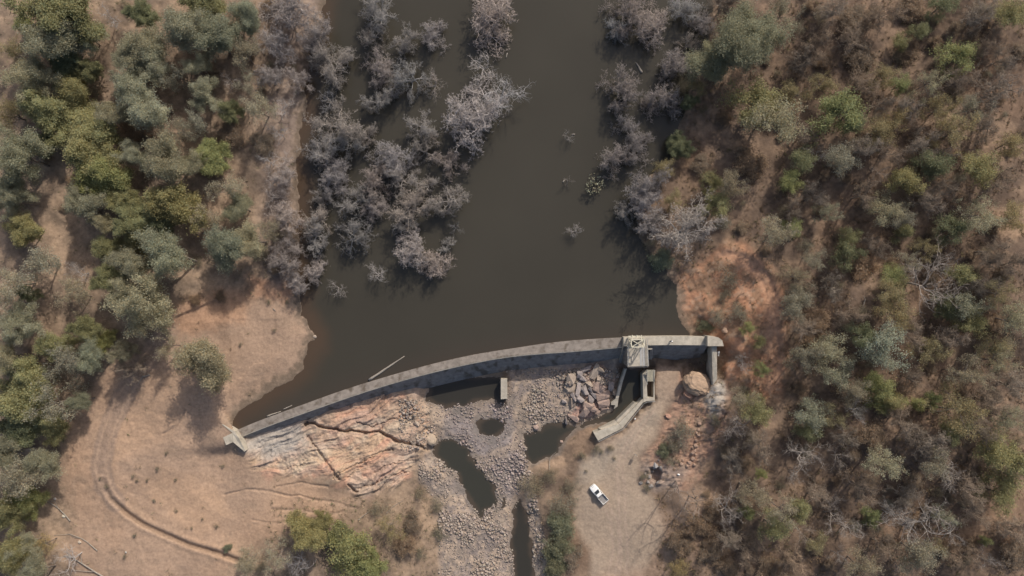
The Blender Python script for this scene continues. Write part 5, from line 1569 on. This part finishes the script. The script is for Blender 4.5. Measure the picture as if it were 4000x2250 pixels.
# ------------------------------------------------------------------ understorey bushes (countable, alike) and dry grass (not countable)
def scatter(n, region, mind, taken):
    out = []
    tries = 0
    while len(out) < n and tries < n * 60:
        tries += 1
        u, v = rng.uniform(region[0], region[2]), rng.uniform(region[1], region[3])
        if any((u - a) ** 2 + (v - b) ** 2 < mind ** 2 for a, b in taken):
            continue
        if region[4](u, v):
            taken.append((u, v))
            out.append((u, v))
    return out
def east_ok(u, v):
    p = np.array([u]), np.array([v])
    return poly_sd(*p, EMBANK)[0] < -10 and poly_sd(*p, ROAD_E)[0] < -30 and poly_sd(*p, LAKE)[0] < -30 and u > 2650 + (100 if v > 1400 else 0)
def west_ok(u, v):
    p = np.array([u]), np.array([v])
    return poly_sd(*p, SAND_W)[0] < -15 and poly_sd(*p, LAKE)[0] < -40 and u < 1180
taken = []
for u, v in scatter(150, (2700, 0, 4000, 2250, east_ok), 50, taken):
    c_ = 'T' if rng.random() < .55 else 's'
    nm = "small tan dry bush low among the trees of the eastern slope" if c_ == 'T' else "small pale olive bush low among the trees of the eastern slope"
    add_plant(u, v, rng.uniform(18, 34), c_, nm, "low tan bushes of the eastern slope" if c_ == 'T' else "low olive bushes of the eastern slope")
for u, v in scatter(45, (0, 0, 1180, 1500, west_ok), 62, taken):
    c_ = 'T' if rng.random() < .5 else 's'
    nm = "small tan dry bush low among the trees of the western forest" if c_ == 'T' else "small pale olive bush low among the trees of the western forest"
    add_plant(u, v, rng.uniform(16, 30), c_, nm, "low tan bushes of the western forest" if c_ == 'T' else "low olive bushes of the western forest")
TUFTS = [(748, 2062), (520, 1860), (534, 1878), (615, 1832), (575, 1876), (600, 1955), (525, 2092), (486, 2175), (685, 1875), (870, 1820), (650, 1770), (390, 1870), (415, 1900), (688, 1995), (790, 2028), (1050, 1180), (1120, 1180), (1070, 1290), (940, 1345), (845, 2055), (2400, 1790), (2350, 1765), (2290, 1840)]
for u, v in TUFTS:
    c_ = 's' if rng.random() < .5 else 'T'
    add_plant(u, v, rng.uniform(7, 13), 's', "low scrubby tuft dotted on the open bare dirt", "scrub tufts on the bare dirt")

def grass():
    n = 52000
    u = rng.uniform(-60, 4060, n); v = rng.uniform(-60, 2310, n)
    f = fbm(u, v, 60, 3, 401)
    den = np.where(u > 2300, .75, .22) * smooth((f - .38) / .2)
    for poly, k in ((SAND_W, .10), (ROAD_E, .0), (EMBANK, .6), (SLAB, .0), (GRAVEL, .02)):
        den = np.where(poly_sd(u, v, poly) > -8, den * k, den)
    low = (u > 1050) & (u < 1720) & (v > 1940) & (poly_sd(u, v, GRAVEL) < 0)
    den = np.where(low, .55, den)
    den = np.where(poly_sd(u, v, [(2600, 2080), (2700, 1960), (2800, 1980), (2850, 2250), (2540, 2250)]) > 0, .95, den)
    den = np.where((u > 1180) & (u < 2640) & (v < 1700), 0, den)
    den = np.where((u > 2000) & (u < 2560) & (v > 1400) & ~((u < 2260) & (v > 1820)), den * .1, den)
    den = np.where(poly_sd(u, v, LAKE) > -18, 0, den)
    for pts, _ in POOLS.values():
        den = np.where(poly_sd(u, v, pts) > -6, 0, den)
    k = rng.random(n) < den
    u, v, f = u[k], v[k], f[k]
    n = len(u)
    z = ground_z(u, v)
    kk = S * (H - z) / H
    base = np.stack([(u - 2000) * kk, (1125 - v) * kk, z - .03], 1)
    nb = 7
    b = base.repeat(nb, 0) + np.concatenate([rng.normal(0, .16, (n * nb, 2)), np.zeros((n * nb, 1))], 1)
    d = nrm(np.concatenate([rng.normal(0, .55, (n * nb, 2)), np.ones((n * nb, 1))], 1))
    hgt = rng.uniform(.3, .85, n).repeat(nb) * rng.uniform(.6, 1.2, n * nb)
    side = nrm(np.cross(d, rng.normal(0, 1, d.shape))) * rng.uniform(.03, .07, (n * nb, 1))
    droop = np.concatenate([d[:, :2] * .5, np.full((n * nb, 1), -.25)], 1)
    V = np.stack([b - side, b + side, b + d * (hgt * .6)[:, None] + side * .7, b + d * (hgt * .6)[:, None] - side * .7, b + (d + droop) * hgt[:, None]], 1)
    q = np.array([[0, 1, 2, 3]])[None] + (np.arange(n * nb) * 5)[:, None, None]
    t = np.array([[3, 2, 4]])[None] + (np.arange(n * nb) * 5)[:, None, None]
    east = smooth((u - 1900) / 500)[:, None]
    ca = np.array((.31, .25, .17)) * (1 - east) + np.array((.27, .19, .12)) * east
    g = (rng.random((n, 1)) < .16)
    ca = np.where(g, ca * np.array((.62, .78, .62)), ca) * rng.uniform(.65, 1.2, (n, 1))
    return build("dry_grass", V.reshape(-1, 3), [q.reshape(-1, 4), t.reshape(-1, 3)], M_GRASS, cols=ca.repeat(nb * 5, 0))
tag(grass(), kind="stuff")
